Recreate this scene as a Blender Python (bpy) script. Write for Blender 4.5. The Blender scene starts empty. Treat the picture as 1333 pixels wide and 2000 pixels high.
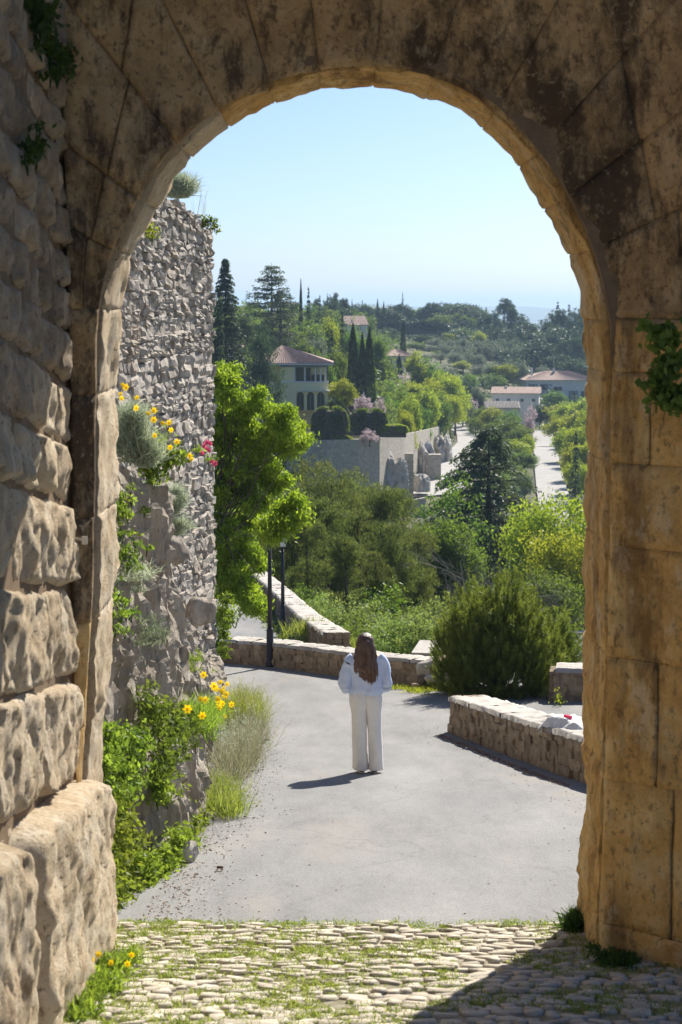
import bpy, math, random
import numpy as np
from mathutils import Vector, noise as mn

R = math.radians
scene = bpy.context.scene
col = scene.collection

# ------------------------------------------------------------------ camera, sky, sun, exposure
F = 3600.0
PITCH = math.atan(400 / F)
cam_d = bpy.data.cameras.new('camera')
cam = bpy.data.objects.new('camera', cam_d)
col.objects.link(cam)
cam_d.sensor_fit = 'VERTICAL'
cam_d.sensor_height = 36
cam_d.sensor_width = 24
cam_d.lens = F / 2000 * 36
cam_d.clip_start = .1
cam_d.clip_end = 30000
cam.rotation_euler = (R(90) - PITCH, 0, 0)
cam_d.dof.use_dof = True
cam_d.dof.focus_distance = 24
cam_d.dof.aperture_fstop = 5.0
scene.camera = cam

SUN = Vector((.335, .715, .613)).normalized()
ELEV = math.asin(SUN.z)
AZ = math.atan2(SUN.x, SUN.y)
world = bpy.data.worlds.new('World')
scene.world = world
world.use_nodes = True
wn = world.node_tree
wn.nodes.clear()
sky = wn.nodes.new('ShaderNodeTexSky')
sky.sky_type = 'NISHITA'
sky.sun_disc = False
sky.sun_elevation = ELEV
sky.sun_rotation = AZ
sky.altitude = 200
sky.air_density = .75
sky.dust_density = 1
sky.ozone_density = 8
bg = wn.nodes.new('ShaderNodeBackground')
bg.inputs[1].default_value = .053
wo = wn.nodes.new('ShaderNodeOutputWorld')
wn.links.new(sky.outputs[0], bg.inputs[0])
wn.links.new(bg.outputs[0], wo.inputs[0])
sl = bpy.data.lights.new('sun', 'SUN')
sl.energy = 3.5
sl.angle = R(.53)
sl.color = (1, .94, .84)
so = bpy.data.objects.new('sun', sl)
so.rotation_euler = SUN.to_track_quat('Z', 'Y').to_euler()
so.location = (20, 30, 40)
col.objects.link(so)
scene.view_settings.view_transform = 'Standard'
scene.view_settings.look = 'None'
scene.view_settings.exposure = 1.3
scene.view_settings.gamma = 1
scene.view_settings.use_curve_mapping = False
scene.render.engine = 'CYCLES'
cy = scene.cycles
cy.max_bounces = 8
cy.diffuse_bounces = 6
cy.transmission_bounces = 4
cy.transparent_max_bounces = 4
cy.glossy_bounces = 2
cy.volume_bounces = 0
cy.use_denoising = True
cy.sample_clamp_indirect = 6

# ------------------------------------------------------------------ helpers
def ray(px, py):
    u = (px - 666.5) / F
    v = (1000 - py) / F
    c, s = math.cos(PITCH), math.sin(PITCH)
    return (u / (c + v * s), (v * c - s) / (c + v * s))

def at(px, py, Y):
    u, w = ray(px, py)
    return Vector((u * Y, Y, w * Y))

def lerp_table(t, x):
    return float(np.interp(x, [a for a, b in t], [b for a, b in t]))

def rs(seed):
    return np.random.RandomState(seed)

def fmesh(name, V, Q, smooth=False, attr=None):
    V = np.asarray(V, dtype=np.float32).reshape(-1, 3)
    Q = np.asarray(Q, dtype=np.int32)
    k = Q.shape[1]
    me = bpy.data.meshes.new(name)
    me.vertices.add(len(V))
    me.vertices.foreach_set('co', V.ravel())
    me.loops.add(len(Q) * k)
    me.loops.foreach_set('vertex_index', Q.ravel())
    me.polygons.add(len(Q))
    me.polygons.foreach_set('loop_start', np.arange(0, len(Q) * k, k, dtype=np.int32))
    me.polygons.foreach_set('use_smooth', np.full(len(Q), bool(smooth)))
    if attr is not None:
        a = me.attributes.new('v', 'FLOAT', 'FACE')
        a.data.foreach_set('value', np.asarray(attr, dtype=np.float32))
    me.update(calc_edges=True)
    return me

def obj(name, me, m=None, parent=None, loc=None, rot=None, scale=None):
    if isinstance(me, MB):
        me = me.mesh(name)
    if m is not None and len(me.materials) == 0:
        me.materials.append(m)
    o = bpy.data.objects.new(name, me)
    col.objects.link(o)
    if parent is not None:
        o.parent = parent
    if loc is not None:
        o.location = loc
    if rot is not None:
        o.rotation_euler = rot
    if scale is not None:
        o.scale = scale
    return o

def empty(name, loc=(0, 0, 0), rz=0):
    o = bpy.data.objects.new(name, None)
    o.empty_display_size = .2
    col.objects.link(o)
    o.location = loc
    o.rotation_euler = (0, 0, rz)
    return o

def tag(o, label=None, cat=None, group=None, kind=None):
    if label: o['label'] = label
    if cat: o['category'] = cat
    if group: o['group'] = group
    if kind: o['kind'] = kind
    return o

def copy_tree(o, parent=None):
    c = o.copy()
    col.objects.link(c)
    c.parent = parent
    for ch in KIDS.get(o.as_pointer(), []):
        copy_tree(ch, c)
    return c
KIDS = {}
def kid(parent, ch):
    KIDS.setdefault(parent.as_pointer(), []).append(ch)
    return ch

class MB:
    """collects quads (triangles repeat a corner)"""
    def __init__(s):
        s.V = []; s.Q = []; s.n = 0
    def add(s, V, Q):
        V = np.asarray(V, dtype=float).reshape(-1, 3)
        Q = np.asarray(Q, dtype=int)
        s.V.append(V); s.Q.append(Q + s.n); s.n += len(V)
        return s
    def box(s, x0, y0, z0, x1, y1, z1):
        V = [(x0,y0,z0),(x1,y0,z0),(x1,y1,z0),(x0,y1,z0),(x0,y0,z1),(x1,y0,z1),(x1,y1,z1),(x0,y1,z1)]
        return s.add(V, [(0,3,2,1),(4,5,6,7),(0,1,5,4),(1,2,6,5),(2,3,7,6),(3,0,4,7)])
    def hexa(s, P):
        return s.add(P, [(0,3,2,1),(4,5,6,7),(0,1,5,4),(1,2,6,5),(2,3,7,6),(3,0,4,7)])
    def tube(s, pts, rad, n=6, cap=True):
        pts = [np.array(p, dtype=float) for p in pts]
        if not hasattr(rad, '__len__'): rad = [rad] * len(pts)
        V = []; Q = []
        for i, p in enumerate(pts):
            d = pts[min(i + 1, len(pts) - 1)] - pts[max(i - 1, 0)]
            d /= np.linalg.norm(d) + 1e-9
            a = np.cross(d, (0, 0, 1.) if abs(d[2]) < .9 else (1., 0, 0))
            a /= np.linalg.norm(a)
            b = np.cross(d, a)
            for k in range(n):
                t = 2 * math.pi * k / n
                V.append(p + rad[i] * (a * math.cos(t) + b * math.sin(t)))
        for i in range(len(pts) - 1):
            for k in range(n):
                Q.append((i*n+k, i*n+(k+1)%n, (i+1)*n+(k+1)%n, (i+1)*n+k))
        if cap:
            m = len(V)
            V.append(pts[0]); V.append(pts[-1])
            for k in range(0, n - 1, 2):
                Q.append((m, (k+2)%n, k+1, k))
                o = (len(pts)-1)*n
                Q.append((m+1, o+k, o+k+1, o+(k+2)%n))
        return s.add(V, Q)
    def loft(s, rings, closed=True, cap=True):
        n = len(rings[0]); V = [p for r in rings for p in r]; Q = []
        for i in range(len(rings) - 1):
            for k in range(n if closed else n - 1):
                Q.append((i*n+k, i*n+(k+1)%n, (i+1)*n+(k+1)%n, (i+1)*n+k))
        if cap and closed:
            for base, rr in ((0, rings[0]), ((len(rings)-1)*n, rings[-1])):
                c = np.mean(np.array(rr), axis=0); m = len(V); V.append(tuple(c))
                for k in range(0, n, 2):
                    Q.append((m, base+k, base+(k+1)%n, base+(k+2)%n))
        return s.add(V, Q)
    def arrays(s):
        return np.concatenate(s.V), np.concatenate(s.Q)
    def mesh(s, name, smooth=False):
        V, Q = s.arrays()
        return fmesh(name, V, Q, smooth)

def grid_mesh(name, nu, nv, fn, smooth=True):
    V = np.zeros((nv + 1, nu + 1, 3))
    for j in range(nv + 1):
        for i in range(nu + 1):
            V[j, i] = fn(i / nu, j / nv)
    idx = np.arange((nu + 1) * (nv + 1)).reshape(nv + 1, nu + 1)
    Q = np.stack([idx[:-1, :-1], idx[:-1, 1:], idx[1:, 1:], idx[1:, :-1]], -1).reshape(-1, 4)
    return fmesh(name, V, Q, smooth)

def fbm(p, sc, o=4):
    return mn.fractal(Vector(p) * sc, .9, 2.1, o, noise_basis='PERLIN_ORIGINAL')

# ------------------------------------------------------------------ materials
def nmat(name):
    m = bpy.data.materials.new(name)
    m.use_nodes = True
    nt = m.node_tree
    for n in list(nt.nodes):
        nt.nodes.remove(n)
    out = nt.nodes.new('ShaderNodeOutputMaterial')
    return m, nt, out

def N(nt, typ, **kw):
    n = nt.nodes.new(typ)
    for k, v in kw.items():
        if k in n.inputs.keys(): n.inputs[k].default_value = v
        else: setattr(n, k, v)
    return n

def ramp(nt, src, stops, interp='LINEAR'):
    r = nt.nodes.new('ShaderNodeValToRGB')
    r.color_ramp.interpolation = interp
    e = r.color_ramp.elements
    while len(e) < len(stops): e.new(.5)
    for el, (p, c) in zip(e, stops):
        el.position = p
        el.color = (c, c, c, 1) if not hasattr(c, '__len__') else (*c, 1)
    nt.links.new(src, r.inputs[0])
    return r.outputs[0]

def mixc(nt, fac, a, b, mode='MIX'):
    m = nt.nodes.new('ShaderNodeMix')
    m.data_type = 'RGBA'; m.blend_type = mode
    if hasattr(fac, 'links') or hasattr(fac, 'is_linked'): nt.links.new(fac, m.inputs[0])
    else: m.inputs[0].default_value = fac
    for s, i in ((a, 6), (b, 7)):
        if hasattr(s, 'is_linked'): nt.links.new(s, m.inputs[i])
        else: m.inputs[i].default_value = (*s, 1) if hasattr(s, '__len__') else (s, s, s, 1)
    return m.outputs[2]

def noise_tex(nt, scale, detail=6, rough=.6, sc=(1, 1, 1), coord='Position', w=0):
    if coord == 'Position':
        g = nt.nodes.new('ShaderNodeNewGeometry').outputs['Position']
    else:
        g = nt.nodes.new('ShaderNodeTexCoord').outputs['Object']
    mp = nt.nodes.new('ShaderNodeMapping')
    mp.inputs['Scale'].default_value = sc
    mp.inputs['Location'].default_value = (w, w * .7, w * .3)
    nt.links.new(g, mp.inputs[0])
    n = nt.nodes.new('ShaderNodeTexNoise')
    n.inputs['Scale'].default_value = scale
    n.inputs['Detail'].default_value = detail
    n.inputs['Roughness'].default_value = rough
    nt.links.new(mp.outputs[0], n.inputs['Vector'])
    return n.outputs['Fac']

def surf(name, base, var=None, scale=3, rough=.9, bump=.3, bscale=25, stains=(), sc=(1,1,1), spec=.25, objvar=0, coord='Position', bd=.02):
    """base: ramp stops over a noise; stains: list of (scale, lo, hi, colour, amount, stretch)"""
    m, nt, out = nmat(name)
    f = noise_tex(nt, scale, 12, .72, sc, coord)
    c = ramp(nt, f, base)
    for i, (s2, lo, hi, cc, amt, st) in enumerate(stains):
        f2 = noise_tex(nt, s2, 12, .70, st, coord, 3.1 + i * 7)
        k = ramp(nt, f2, [(lo, 0.), (hi, amt)])
        c = mixc(nt, k, c, cc)
    if objvar:
        oi = nt.nodes.new('ShaderNodeObjectInfo')
        k = ramp(nt, oi.outputs['Random'], [(0, 1 - objvar), (1, 1 + objvar)])
        hs = nt.nodes.new('ShaderNodeHueSaturation')
        nt.links.new(c, hs.inputs['Color'])
        mr = N(nt, 'ShaderNodeMapRange'); mr.inputs[3].default_value = 1 - objvar; mr.inputs[4].default_value = 1 + objvar
        nt.links.new(oi.outputs['Random'], mr.inputs[0])
        nt.links.new(mr.outputs[0], hs.inputs['Value'])
        c = hs.outputs[0]
    b = nt.nodes.new('ShaderNodeBsdfPrincipled')
    nt.links.new(c, b.inputs['Base Color'])
    b.inputs['Roughness'].default_value = rough
    b.inputs['Specular IOR Level'].default_value = spec
    if bump:
        h = noise_tex(nt, bscale, 10, .78, sc, coord, 1.7)
        bm = nt.nodes.new('ShaderNodeBump')
        bm.inputs['Strength'].default_value = bump
        bm.inputs['Distance'].default_value = bd
        nt.links.new(h, bm.inputs['Height'])
        nt.links.new(bm.outputs[0], b.inputs['Normal'])
    nt.links.new(b.outputs[0], out.inputs[0])
    return m

def leafmat(name, a, b, trans=.45, hue=.02, rough=.5, tcol=None, objv=.12):
    m, nt, out = nmat(name)
    at_ = nt.nodes.new('ShaderNodeAttribute'); at_.attribute_name = 'v'
    c = ramp(nt, at_.outputs['Fac'], [(0, a), (1, b)])
    oi = nt.nodes.new('ShaderNodeObjectInfo')
    hs = nt.nodes.new('ShaderNodeHueSaturation')
    mr = N(nt, 'ShaderNodeMapRange'); mr.inputs[3].default_value = 1 - objv; mr.inputs[4].default_value = 1 + objv
    mh = N(nt, 'ShaderNodeMapRange'); mh.inputs[3].default_value = .5 - hue; mh.inputs[4].default_value = .5 + hue
    nt.links.new(oi.outputs['Random'], mr.inputs[0]); nt.links.new(oi.outputs['Random'], mh.inputs[0])
    nt.links.new(mr.outputs[0], hs.inputs['Value']); nt.links.new(mh.outputs[0], hs.inputs['Hue'])
    nt.links.new(c, hs.inputs['Color'])
    p = nt.nodes.new('ShaderNodeBsdfPrincipled')
    p.inputs['Roughness'].default_value = rough
    p.inputs['Specular IOR Level'].default_value = .12
    nt.links.new(hs.outputs[0], p.inputs['Base Color'])
    t = nt.nodes.new('ShaderNodeBsdfTranslucent')
    tc = mixc(nt, 1.0, hs.outputs[0], tcol or (1.5, 1.45, .7), 'MULTIPLY')
    nt.links.new(tc, t.inputs[0])
    mx = nt.nodes.new('ShaderNodeMixShader'); mx.inputs[0].default_value = trans
    nt.links.new(p.outputs[0], mx.inputs[1]); nt.links.new(t.outputs[0], mx.inputs[2])
    nt.links.new(mx.outputs[0], out.inputs[0])
    return m

def plain(name, c, rough=.6, metal=0, spec=.4):
    m, nt, out = nmat(name)
    b = nt.nodes.new('ShaderNodeBsdfPrincipled')
    f = noise_tex(nt, 9, 5)
    cc = ramp(nt, f, [(.3, [x * .85 for x in c]), (.7, [min(1, x * 1.12) for x in c])])
    nt.links.new(cc, b.inputs['Base Color'])
    b.inputs['Roughness'].default_value = rough
    b.inputs['Metallic'].default_value = metal
    b.inputs['Specular IOR Level'].default_value = spec
    nt.links.new(b.outputs[0], out.inputs[0])
    return m

M = {}
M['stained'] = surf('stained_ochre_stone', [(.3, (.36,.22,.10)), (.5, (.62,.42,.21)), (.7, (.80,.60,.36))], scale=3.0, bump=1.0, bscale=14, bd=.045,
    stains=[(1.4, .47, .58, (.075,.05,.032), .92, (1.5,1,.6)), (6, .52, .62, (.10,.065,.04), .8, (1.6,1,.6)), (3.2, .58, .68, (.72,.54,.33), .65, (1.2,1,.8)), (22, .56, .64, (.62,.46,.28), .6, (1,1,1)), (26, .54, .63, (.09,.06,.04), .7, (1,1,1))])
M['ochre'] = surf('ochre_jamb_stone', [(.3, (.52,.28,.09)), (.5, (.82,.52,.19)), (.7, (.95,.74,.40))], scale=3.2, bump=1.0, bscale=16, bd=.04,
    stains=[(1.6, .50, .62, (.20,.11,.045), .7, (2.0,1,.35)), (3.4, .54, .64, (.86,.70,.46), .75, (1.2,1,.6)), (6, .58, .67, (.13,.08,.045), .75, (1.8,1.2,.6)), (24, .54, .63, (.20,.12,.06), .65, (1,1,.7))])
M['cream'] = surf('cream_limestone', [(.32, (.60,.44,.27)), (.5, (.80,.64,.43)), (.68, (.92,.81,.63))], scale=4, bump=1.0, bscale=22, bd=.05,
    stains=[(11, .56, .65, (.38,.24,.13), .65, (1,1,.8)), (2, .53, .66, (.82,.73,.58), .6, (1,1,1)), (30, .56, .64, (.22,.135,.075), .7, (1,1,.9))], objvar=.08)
M['rubble'] = surf('weathered_rubble', [(.32, (.34,.255,.17)), (.5, (.53,.41,.285)), (.68, (.70,.58,.43))], scale=5, bump=1.0, bscale=24, bd=.04,
    stains=[(2.2, .50, .64, (.21,.15,.10), .7, (1,1,1)), (12, .56, .66, (.62,.47,.30), .6, (1,1,1)), (28, .55, .64, (.17,.12,.08), .7, (1,1,1))], objvar=.16)
M['mortar'] = surf('earthy_mortar', [(.3, (.15,.10,.06)), (.7, (.30,.21,.125))], scale=6, bump=.8, bscale=30)
M['greystone'] = surf('grey_rubble_stone', [(.3, (.36,.31,.255)), (.5, (.54,.48,.41)), (.7, (.72,.66,.58))], scale=7, bump=1.0, bscale=30, bd=.03,
    stains=[(1.0, .50, .68, (.48,.35,.22), .6, (1,1,1)), (.8, .55, .7, (.25,.21,.18), .5, (1,1,1)), (14, .58, .7, (.18,.15,.12), .6, (1,1,1))], objvar=.18)
M['greymortar'] = surf('dusty_wall_mortar', [(.3, (.30,.25,.20)), (.7, (.50,.43,.35))], scale=6, bump=.8, bscale=30)
M['rock'] = surf('pale_limestone_rock', [(.32, (.38,.31,.23)), (.5, (.62,.54,.43)), (.70, (.82,.76,.66))], scale=3.2, bump=1.0, bscale=10, bd=.10, sc=(1.6,1.6,.5),
    stains=[(2.0, .54, .7, (.45,.33,.20), .6, (1,1,.6)), (7, .55, .66, (.17,.145,.115), .75, (1.8,1.6,.4)), (1.7, .6, .7, (.18,.18,.09), .45, (1,1,1)), (30, .58, .66, (.14,.115,.09), .7, (1.4,1.4,.5))])
M['palerock'] = surf('pale_far_rock', [(.3, (.42,.38,.33)), (.6, (.78,.73,.66))], scale=.6, bump=.8, bscale=2.5, bd=.5,
    stains=[(1.2, .55, .66, (.14,.13,.11), .8, (1.4,1,.3))])
M['wallstone'] = surf('brown_low_wall_stone', [(.3, (.22,.16,.105)), (.5, (.33,.25,.17)), (.7, (.46,.37,.27))], scale=8, bump=.8, bscale=40, bd=.015,
    stains=[(3, .56, .7, (.17,.15,.08), .5, (1,1,1))], objvar=.25)
M['coping'] = surf('pale_coping_stone', [(.3, (.38,.34,.29)), (.6, (.60,.56,.50))], scale=4, bump=.7, bscale=26, bd=.02,
    stains=[(7, .58, .7, (.22,.18,.13), .6, (1,1,1))], objvar=.08)
def asphalt():
    m, nt, out = nmat('worn_grey_asphalt')
    f = noise_tex(nt, .9, 12, .72, (1, .28, 1))
    c = ramp(nt, f, [(.32, (.185,.185,.185)), (.5, (.25,.248,.243)), (.68, (.315,.31,.30))])
    c = mixc(nt, ramp(nt, noise_tex(nt, 90, 4, .8), [(.3, .72), (.7, 1.2)]), c, c, 'MIX')
    sp = ramp(nt, noise_tex(nt, 60, 6, .85), [(.36, (.42,.42,.42)), (.5, (.95,.95,.95)), (.68, (1.18,1.18,1.18))])
    c = mixc(nt, 1.0, c, sp, 'MULTIPLY')
    k = ramp(nt, noise_tex(nt, 160, 2, .6, w=5), [(.62, 0), (.68, .75)])
    c = mixc(nt, k, c, (.42,.40,.37))
    # warm dust towards the verges
    g = nt.nodes.new('ShaderNodeNewGeometry')
    k2 = ramp(nt, noise_tex(nt, 1.2, 6, .6, (1, .3, 1), w=9), [(.52, 0.), (.7, .35)])
    c = mixc(nt, k2, c, (.38,.34,.29))
    # hairline cracks
    vo = nt.nodes.new('ShaderNodeTexVoronoi'); vo.feature = 'DISTANCE_TO_EDGE'
    mp = nt.nodes.new('ShaderNodeMapping'); mp.inputs['Scale'].default_value = (.3, .2, .3)
    nz = nt.nodes.new('ShaderNodeTexNoise'); nz.inputs['Scale'].default_value = 1.5; nz.inputs['Detail'].default_value = 5
    nt.links.new(g.outputs['Position'], nz.inputs['Vector'])
    ad = nt.nodes.new('ShaderNodeVectorMath'); ad.operation = 'ADD'
    nt.links.new(g.outputs['Position'], ad.inputs[0]); nt.links.new(nz.outputs['Color'], ad.inputs[1])
    nt.links.new(ad.outputs[0], mp.inputs[0]); nt.links.new(mp.outputs[0], vo.inputs['Vector'])
    vo.inputs['Scale'].default_value = 1
    kc = ramp(nt, vo.outputs['Distance'], [(0, .3), (.005, 0)])
    c = mixc(nt, kc, c, (.09,.085,.08))
    b = nt.nodes.new('ShaderNodeBsdfPrincipled')
    b.inputs['Roughness'].default_value = .9
    b.inputs['Specular IOR Level'].default_value = .3
    nt.links.new(c, b.inputs['Base Color'])
    bm = nt.nodes.new('ShaderNodeBump'); bm.inputs['Strength'].default_value = .55; bm.inputs['Distance'].default_value = .006
    nt.links.new(noise_tex(nt, 110, 4, .8), bm.inputs['Height'])
    nt.links.new(bm.outputs[0], b.inputs['Normal'])
    nt.links.new(b.outputs[0], out.inputs[0])
    return m
M['asphalt'] = asphalt()
M['farroad'] = surf('pale_dusty_road', [(.3, (.32,.31,.29)), (.7, (.45,.43,.40))], scale=.6, bump=0)
M['ground'] = surf('grassy_ground', [(.3, (.05,.062,.022)), (.5, (.10,.105,.04)), (.7, (.20,.165,.085))], scale=.12, bump=.6, bscale=1.2, bd=.4,
    stains=[(1.5, .5, .65, (.045,.06,.02), .8, (1,1,1))])
M['soil'] = surf('dry_soil_with_grass', [(.3, (.08,.085,.03)), (.5, (.17,.14,.07)), (.7, (.28,.23,.15))], scale=5, bump=.8, bscale=40)
M['bedding'] = surf('dusty_cobble_bedding', [(.3, (.20,.17,.10)), (.5, (.33,.29,.21)), (.7, (.46,.42,.34))], scale=9, bump=.8, bscale=40, stains=[(2.5, .52, .66, (.13,.14,.05), .7, (1,1,1))])
M['cobble'] = surf('pale_cobble_stone', [(.3, (.42,.36,.27)), (.55, (.62,.56,.45)), (.75, (.76,.71,.61))], scale=9, bump=.9, bscale=50, bd=.015,
    stains=[(4, .58, .7, (.30,.25,.15), .5, (1,1,1))], objvar=.15)
M['farhill'] = surf('distant_hill', [(.3, (.10,.13,.08)), (.7, (.16,.18,.12))], scale=.002, bump=0)
M['bark'] = surf('grey_brown_bark', [(.3, (.055,.045,.035)), (.7, (.14,.115,.09))], scale=6, bump=.6, bscale=20, sc=(2,2,.5))
M['palebark'] = surf('pale_dead_bark', [(.3, (.22,.20,.18)), (.7, (.40,.37,.34))], scale=6, bump=.3, bscale=20)
M['lime'] = leafmat('bright_lime_leaves', (.13,.215,.03), (.34,.43,.06), .48, .006)
M['green'] = leafmat('mid_green_leaves', (.075,.14,.030), (.19,.27,.065), .42, .02)
M['yellowgreen'] = leafmat('yellow_green_leaves', (.18,.24,.03), (.38,.43,.065), .45, .015)
M['shrub'] = leafmat('pale_green_shrub_leaves', (.12,.19,.06), (.30,.38,.17), .4, .02)
M['pine'] = leafmat('brownish_pine_needles', (.065,.095,.038), (.20,.235,.095), .38, .015)
M['pinebush'] = leafmat('fresh_pine_needles', (.06,.10,.028), (.25,.31,.08), .38, .01)
M['dark'] = leafmat('dark_conifer_needles', (.035,.065,.050), (.09,.135,.09), .3, .02)
M['bluegreen'] = leafmat('blue_green_cedar_needles', (.05,.08,.062), (.14,.19,.13), .28, .02)
M['cypress'] = leafmat('dark_cypress_scales', (.022,.045,.020), (.06,.095,.04), .2, .01)
M['olive'] = leafmat('silver_olive_leaves', (.14,.18,.13), (.30,.34,.26), .32, .015, tcol=(1.1,1.1,.8))
M['silver'] = leafmat('silver_grey_foliage', (.28,.33,.24), (.55,.60,.48), .4, .01, tcol=(1.1,1.1,.9))
M['weed'] = leafmat('fresh_weed_leaves', (.09,.15,.028), (.30,.39,.08), .45, .02)
M['grass'] = leafmat('dry_green_grass', (.15,.20,.04), (.36,.40,.13), .4, .015)
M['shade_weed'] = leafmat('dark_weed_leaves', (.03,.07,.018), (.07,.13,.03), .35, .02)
M['blossom'] = leafmat('pale_pink_blossom', (.50,.36,.38), (.75,.66,.66), .4, .01, tcol=(1,1,1))
M['lavender'] = leafmat('grey_green_seed_grass', (.20,.24,.12), (.42,.42,.30), .4, .01, tcol=(1.1,1,.9))
M['yellow'] = leafmat('yellow_petal', (.92,.70,.02), (.95,.8,.04), .5, .004, tcol=(1.1,1.0,.4))
M['red'] = leafmat('magenta_petal', (.75,.10,.22), (.8,.2,.3), .45, .004, tcol=(1.1,1,1))
M['iron'] = plain('dark_painted_iron', (.022,.022,.03), .45, 0, .5)
M['steel'] = plain('worn_steel', (.42,.42,.42), .35, .9)
M['glass'] = plain('frosted_lantern_glass', (.7,.72,.72), .3)
M['roof'] = surf('clay_roof_tiles', [(.3, (.42,.29,.22)), (.7, (.66,.50,.41))], scale=.9, bump=.9, bscale=6, bd=.15, sc=(3,1,1), coord='Object')
M['plaster'] = surf('cream_plaster', [(.3, (.80,.69,.38)), (.7, (.92,.82,.50))], scale=.7, bump=.2, bscale=5)
M['paleplaster'] = surf('pale_grey_plaster', [(.3, (.66,.64,.60)), (.7, (.82,.80,.75))], scale=.7, bump=.2, bscale=5)
M['white'] = plain('white_paint', (.75,.74,.70), .6)
M['window'] = plain('dark_window_glass', (.03,.045,.06), .12, 0, .6)
M['shutter'] = plain('grey_shutter', (.22,.25,.26), .6)
M['farwall'] = surf('far_masonry', [(.3, (.32,.28,.23)), (.5, (.52,.47,.39)), (.7, (.72,.66,.56))], scale=1.4, bump=.9, bscale=4, bd=.25, sc=(1,1,2.2))
M['leaflitter'] = plain('brown_dead_leaf', (.10,.06,.035), .9)
M['pinklitter'] = leafmat('rusty_leaf_litter', (.26,.17,.12), (.46,.35,.27), .1, .01, tcol=(1,1,1))

# ------------------------------------------------------------------ ground profile
ROADZ = [(-6, -1.2), (0, -2.05), (6, -3.15), (9, -3.70), (12, -4.12), (17, -4.86), (21.7, -5.56), (26, -6.12), (33, -6.87), (38, -7.36), (44, -8.1), (55, -9.0), (62, -9.6), (80, -11)]
def roadz(y): return lerp_table(ROADZ, y)

CP = []   # terrain control points (x, y, z)
def cp(px, py, Y): p = at(px, py, Y); CP.append(tuple(p))
def cz(x, y, z): CP.append((x, y, z))
for y in (40, 46, 54, 62):
    cz(-2.6, y, roadz(y) - .02); cz(-5, y, roadz(y))
for y in (42, 50, 60, 75): cz(-12, y, roadz(y) + .5)
for x, y, z in [(1, 39.5, -8.2), (4, 39, -8.2), (12, 38, -8), (0.5, 45, -10.2), (3, 46, -11), (8, 46, -11.5), (1, 55, -12.5), (6, 58, -14), (-1, 66, -13), (12, 60, -15),
                (0, 85, -15.5), (-6, 90, -14), (8, 90, -17), (16, 95, -20), (0, 130, -20), (12, 130, -23.5), (25, 130, -25), (-15, 110, -14), (-25, 100, -10),
                (0, 180, -23), (15, 190, -25), (35, 190, -26), (-20, 170, -17), (-40, 170, -12), (80, 200, -24), (-80, 200, -5), (60, 120, -20), (-60, 110, -6)]:
    cz(x, y, z)
for y in (250, 300, 350, 400, 440): cz((1068 - 666) / F * y, y, -25.6 - (y - 250) * .014)
cp(820, 965, 250); cp(850, 955, 262); cp(905, 900, 310); cp(930, 870, 350); cp(915, 842, 400); cp(888, 828, 432)
cp(980, 930, 300); cp(980, 870, 380)
cp(700, 985, 228); cp(600, 975, 220); cp(640, 985, 224); cp(760, 992, 232); cp(820, 994, 236); cp(870, 996, 240); cp(560, 980, 216)
# villa terrace
cp(600, 803, 250); cp(650, 806, 250); cp(560, 800, 262); cp(740, 812, 262); cp(620, 828, 246); cp(700, 830, 250); cp(460, 800, 255); cp(480, 720, 300)
cp(780, 800, 330); cp(820, 815, 345); cp(860, 790, 430); cp(760, 770, 380)
cp(520, 680, 340); cp(620, 680, 350); cp(450, 640, 400); cp(560, 640, 430); cp(660, 650, 430)
cp(800, 750, 450); cp(880, 764, 460); cp(720, 702, 440); cp(780, 728, 450); cp(860, 726, 510); cp(900, 712, 540); cp(1000, 726, 560)
cp(800, 676, 580); cp(880, 686, 600); cp(960, 694, 610); cp(1100, 745, 560); cp(1010, 684, 640)
cp(700, 656, 620); cp(800, 650, 680); cp(900, 652, 700); cp(1000, 668, 720); cp(1140, 690, 740); cp(500, 650, 470); cp(600, 655, 520)
cp(1000, 815, 440); cp(1100, 785, 490); cp(1060, 770, 500); cp(1140, 800, 440); cp(920, 800, 450)
for Y, z in ((900, -14), (1300, -30), (2500, -55), (5000, -60), (12000, -60)):
    for u in (-.6, -.2, 0, .2, .6): cz(u * Y, Y, z)
for Y, z in ((300, -4), (450, 2), (600, 4)):
    cz(-.4 * Y, Y, z)
for Y, z in ((300, -24), (450, -22), (620, -16)):
    cz(.45 * Y, Y, z)
CPA = np.array(CP)
def warp(x, y):
    y = np.maximum(y, 5.)
    return np.stack([x / y * 9, np.log(y) * 6], -1)
_w = warp(CPA[:, 0], CPA[:, 1])
def _k(d2):
    r = np.sqrt(d2 + 1e-9)
    return r
_D = _k(((_w[:, None] - _w[None]) ** 2).sum(-1))
_A = np.zeros((len(CPA) + 3, len(CPA) + 3)); n_ = len(CPA)
_A[:n_, :n_] = _D + np.eye(n_) * -.02
_A[:n_, n_] = 1; _A[:n_, n_ + 1:] = _w
_A[n_, :n_] = 1; _A[n_ + 1:, :n_] = _w.T
_sol = np.linalg.lstsq(_A, np.concatenate([CPA[:, 2], np.zeros(3)]), rcond=None)[0]
R1P = [tuple(at(px, py, Y)) for px, py, Y in [(660, 978, 240), (700, 975, 245), (770, 968, 252), (830, 962, 256), (872, 945, 270), (892, 905, 305), (912, 880, 335), (924, 865, 360), (920, 848, 395), (895, 832, 425), (880, 822, 450)]]
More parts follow.
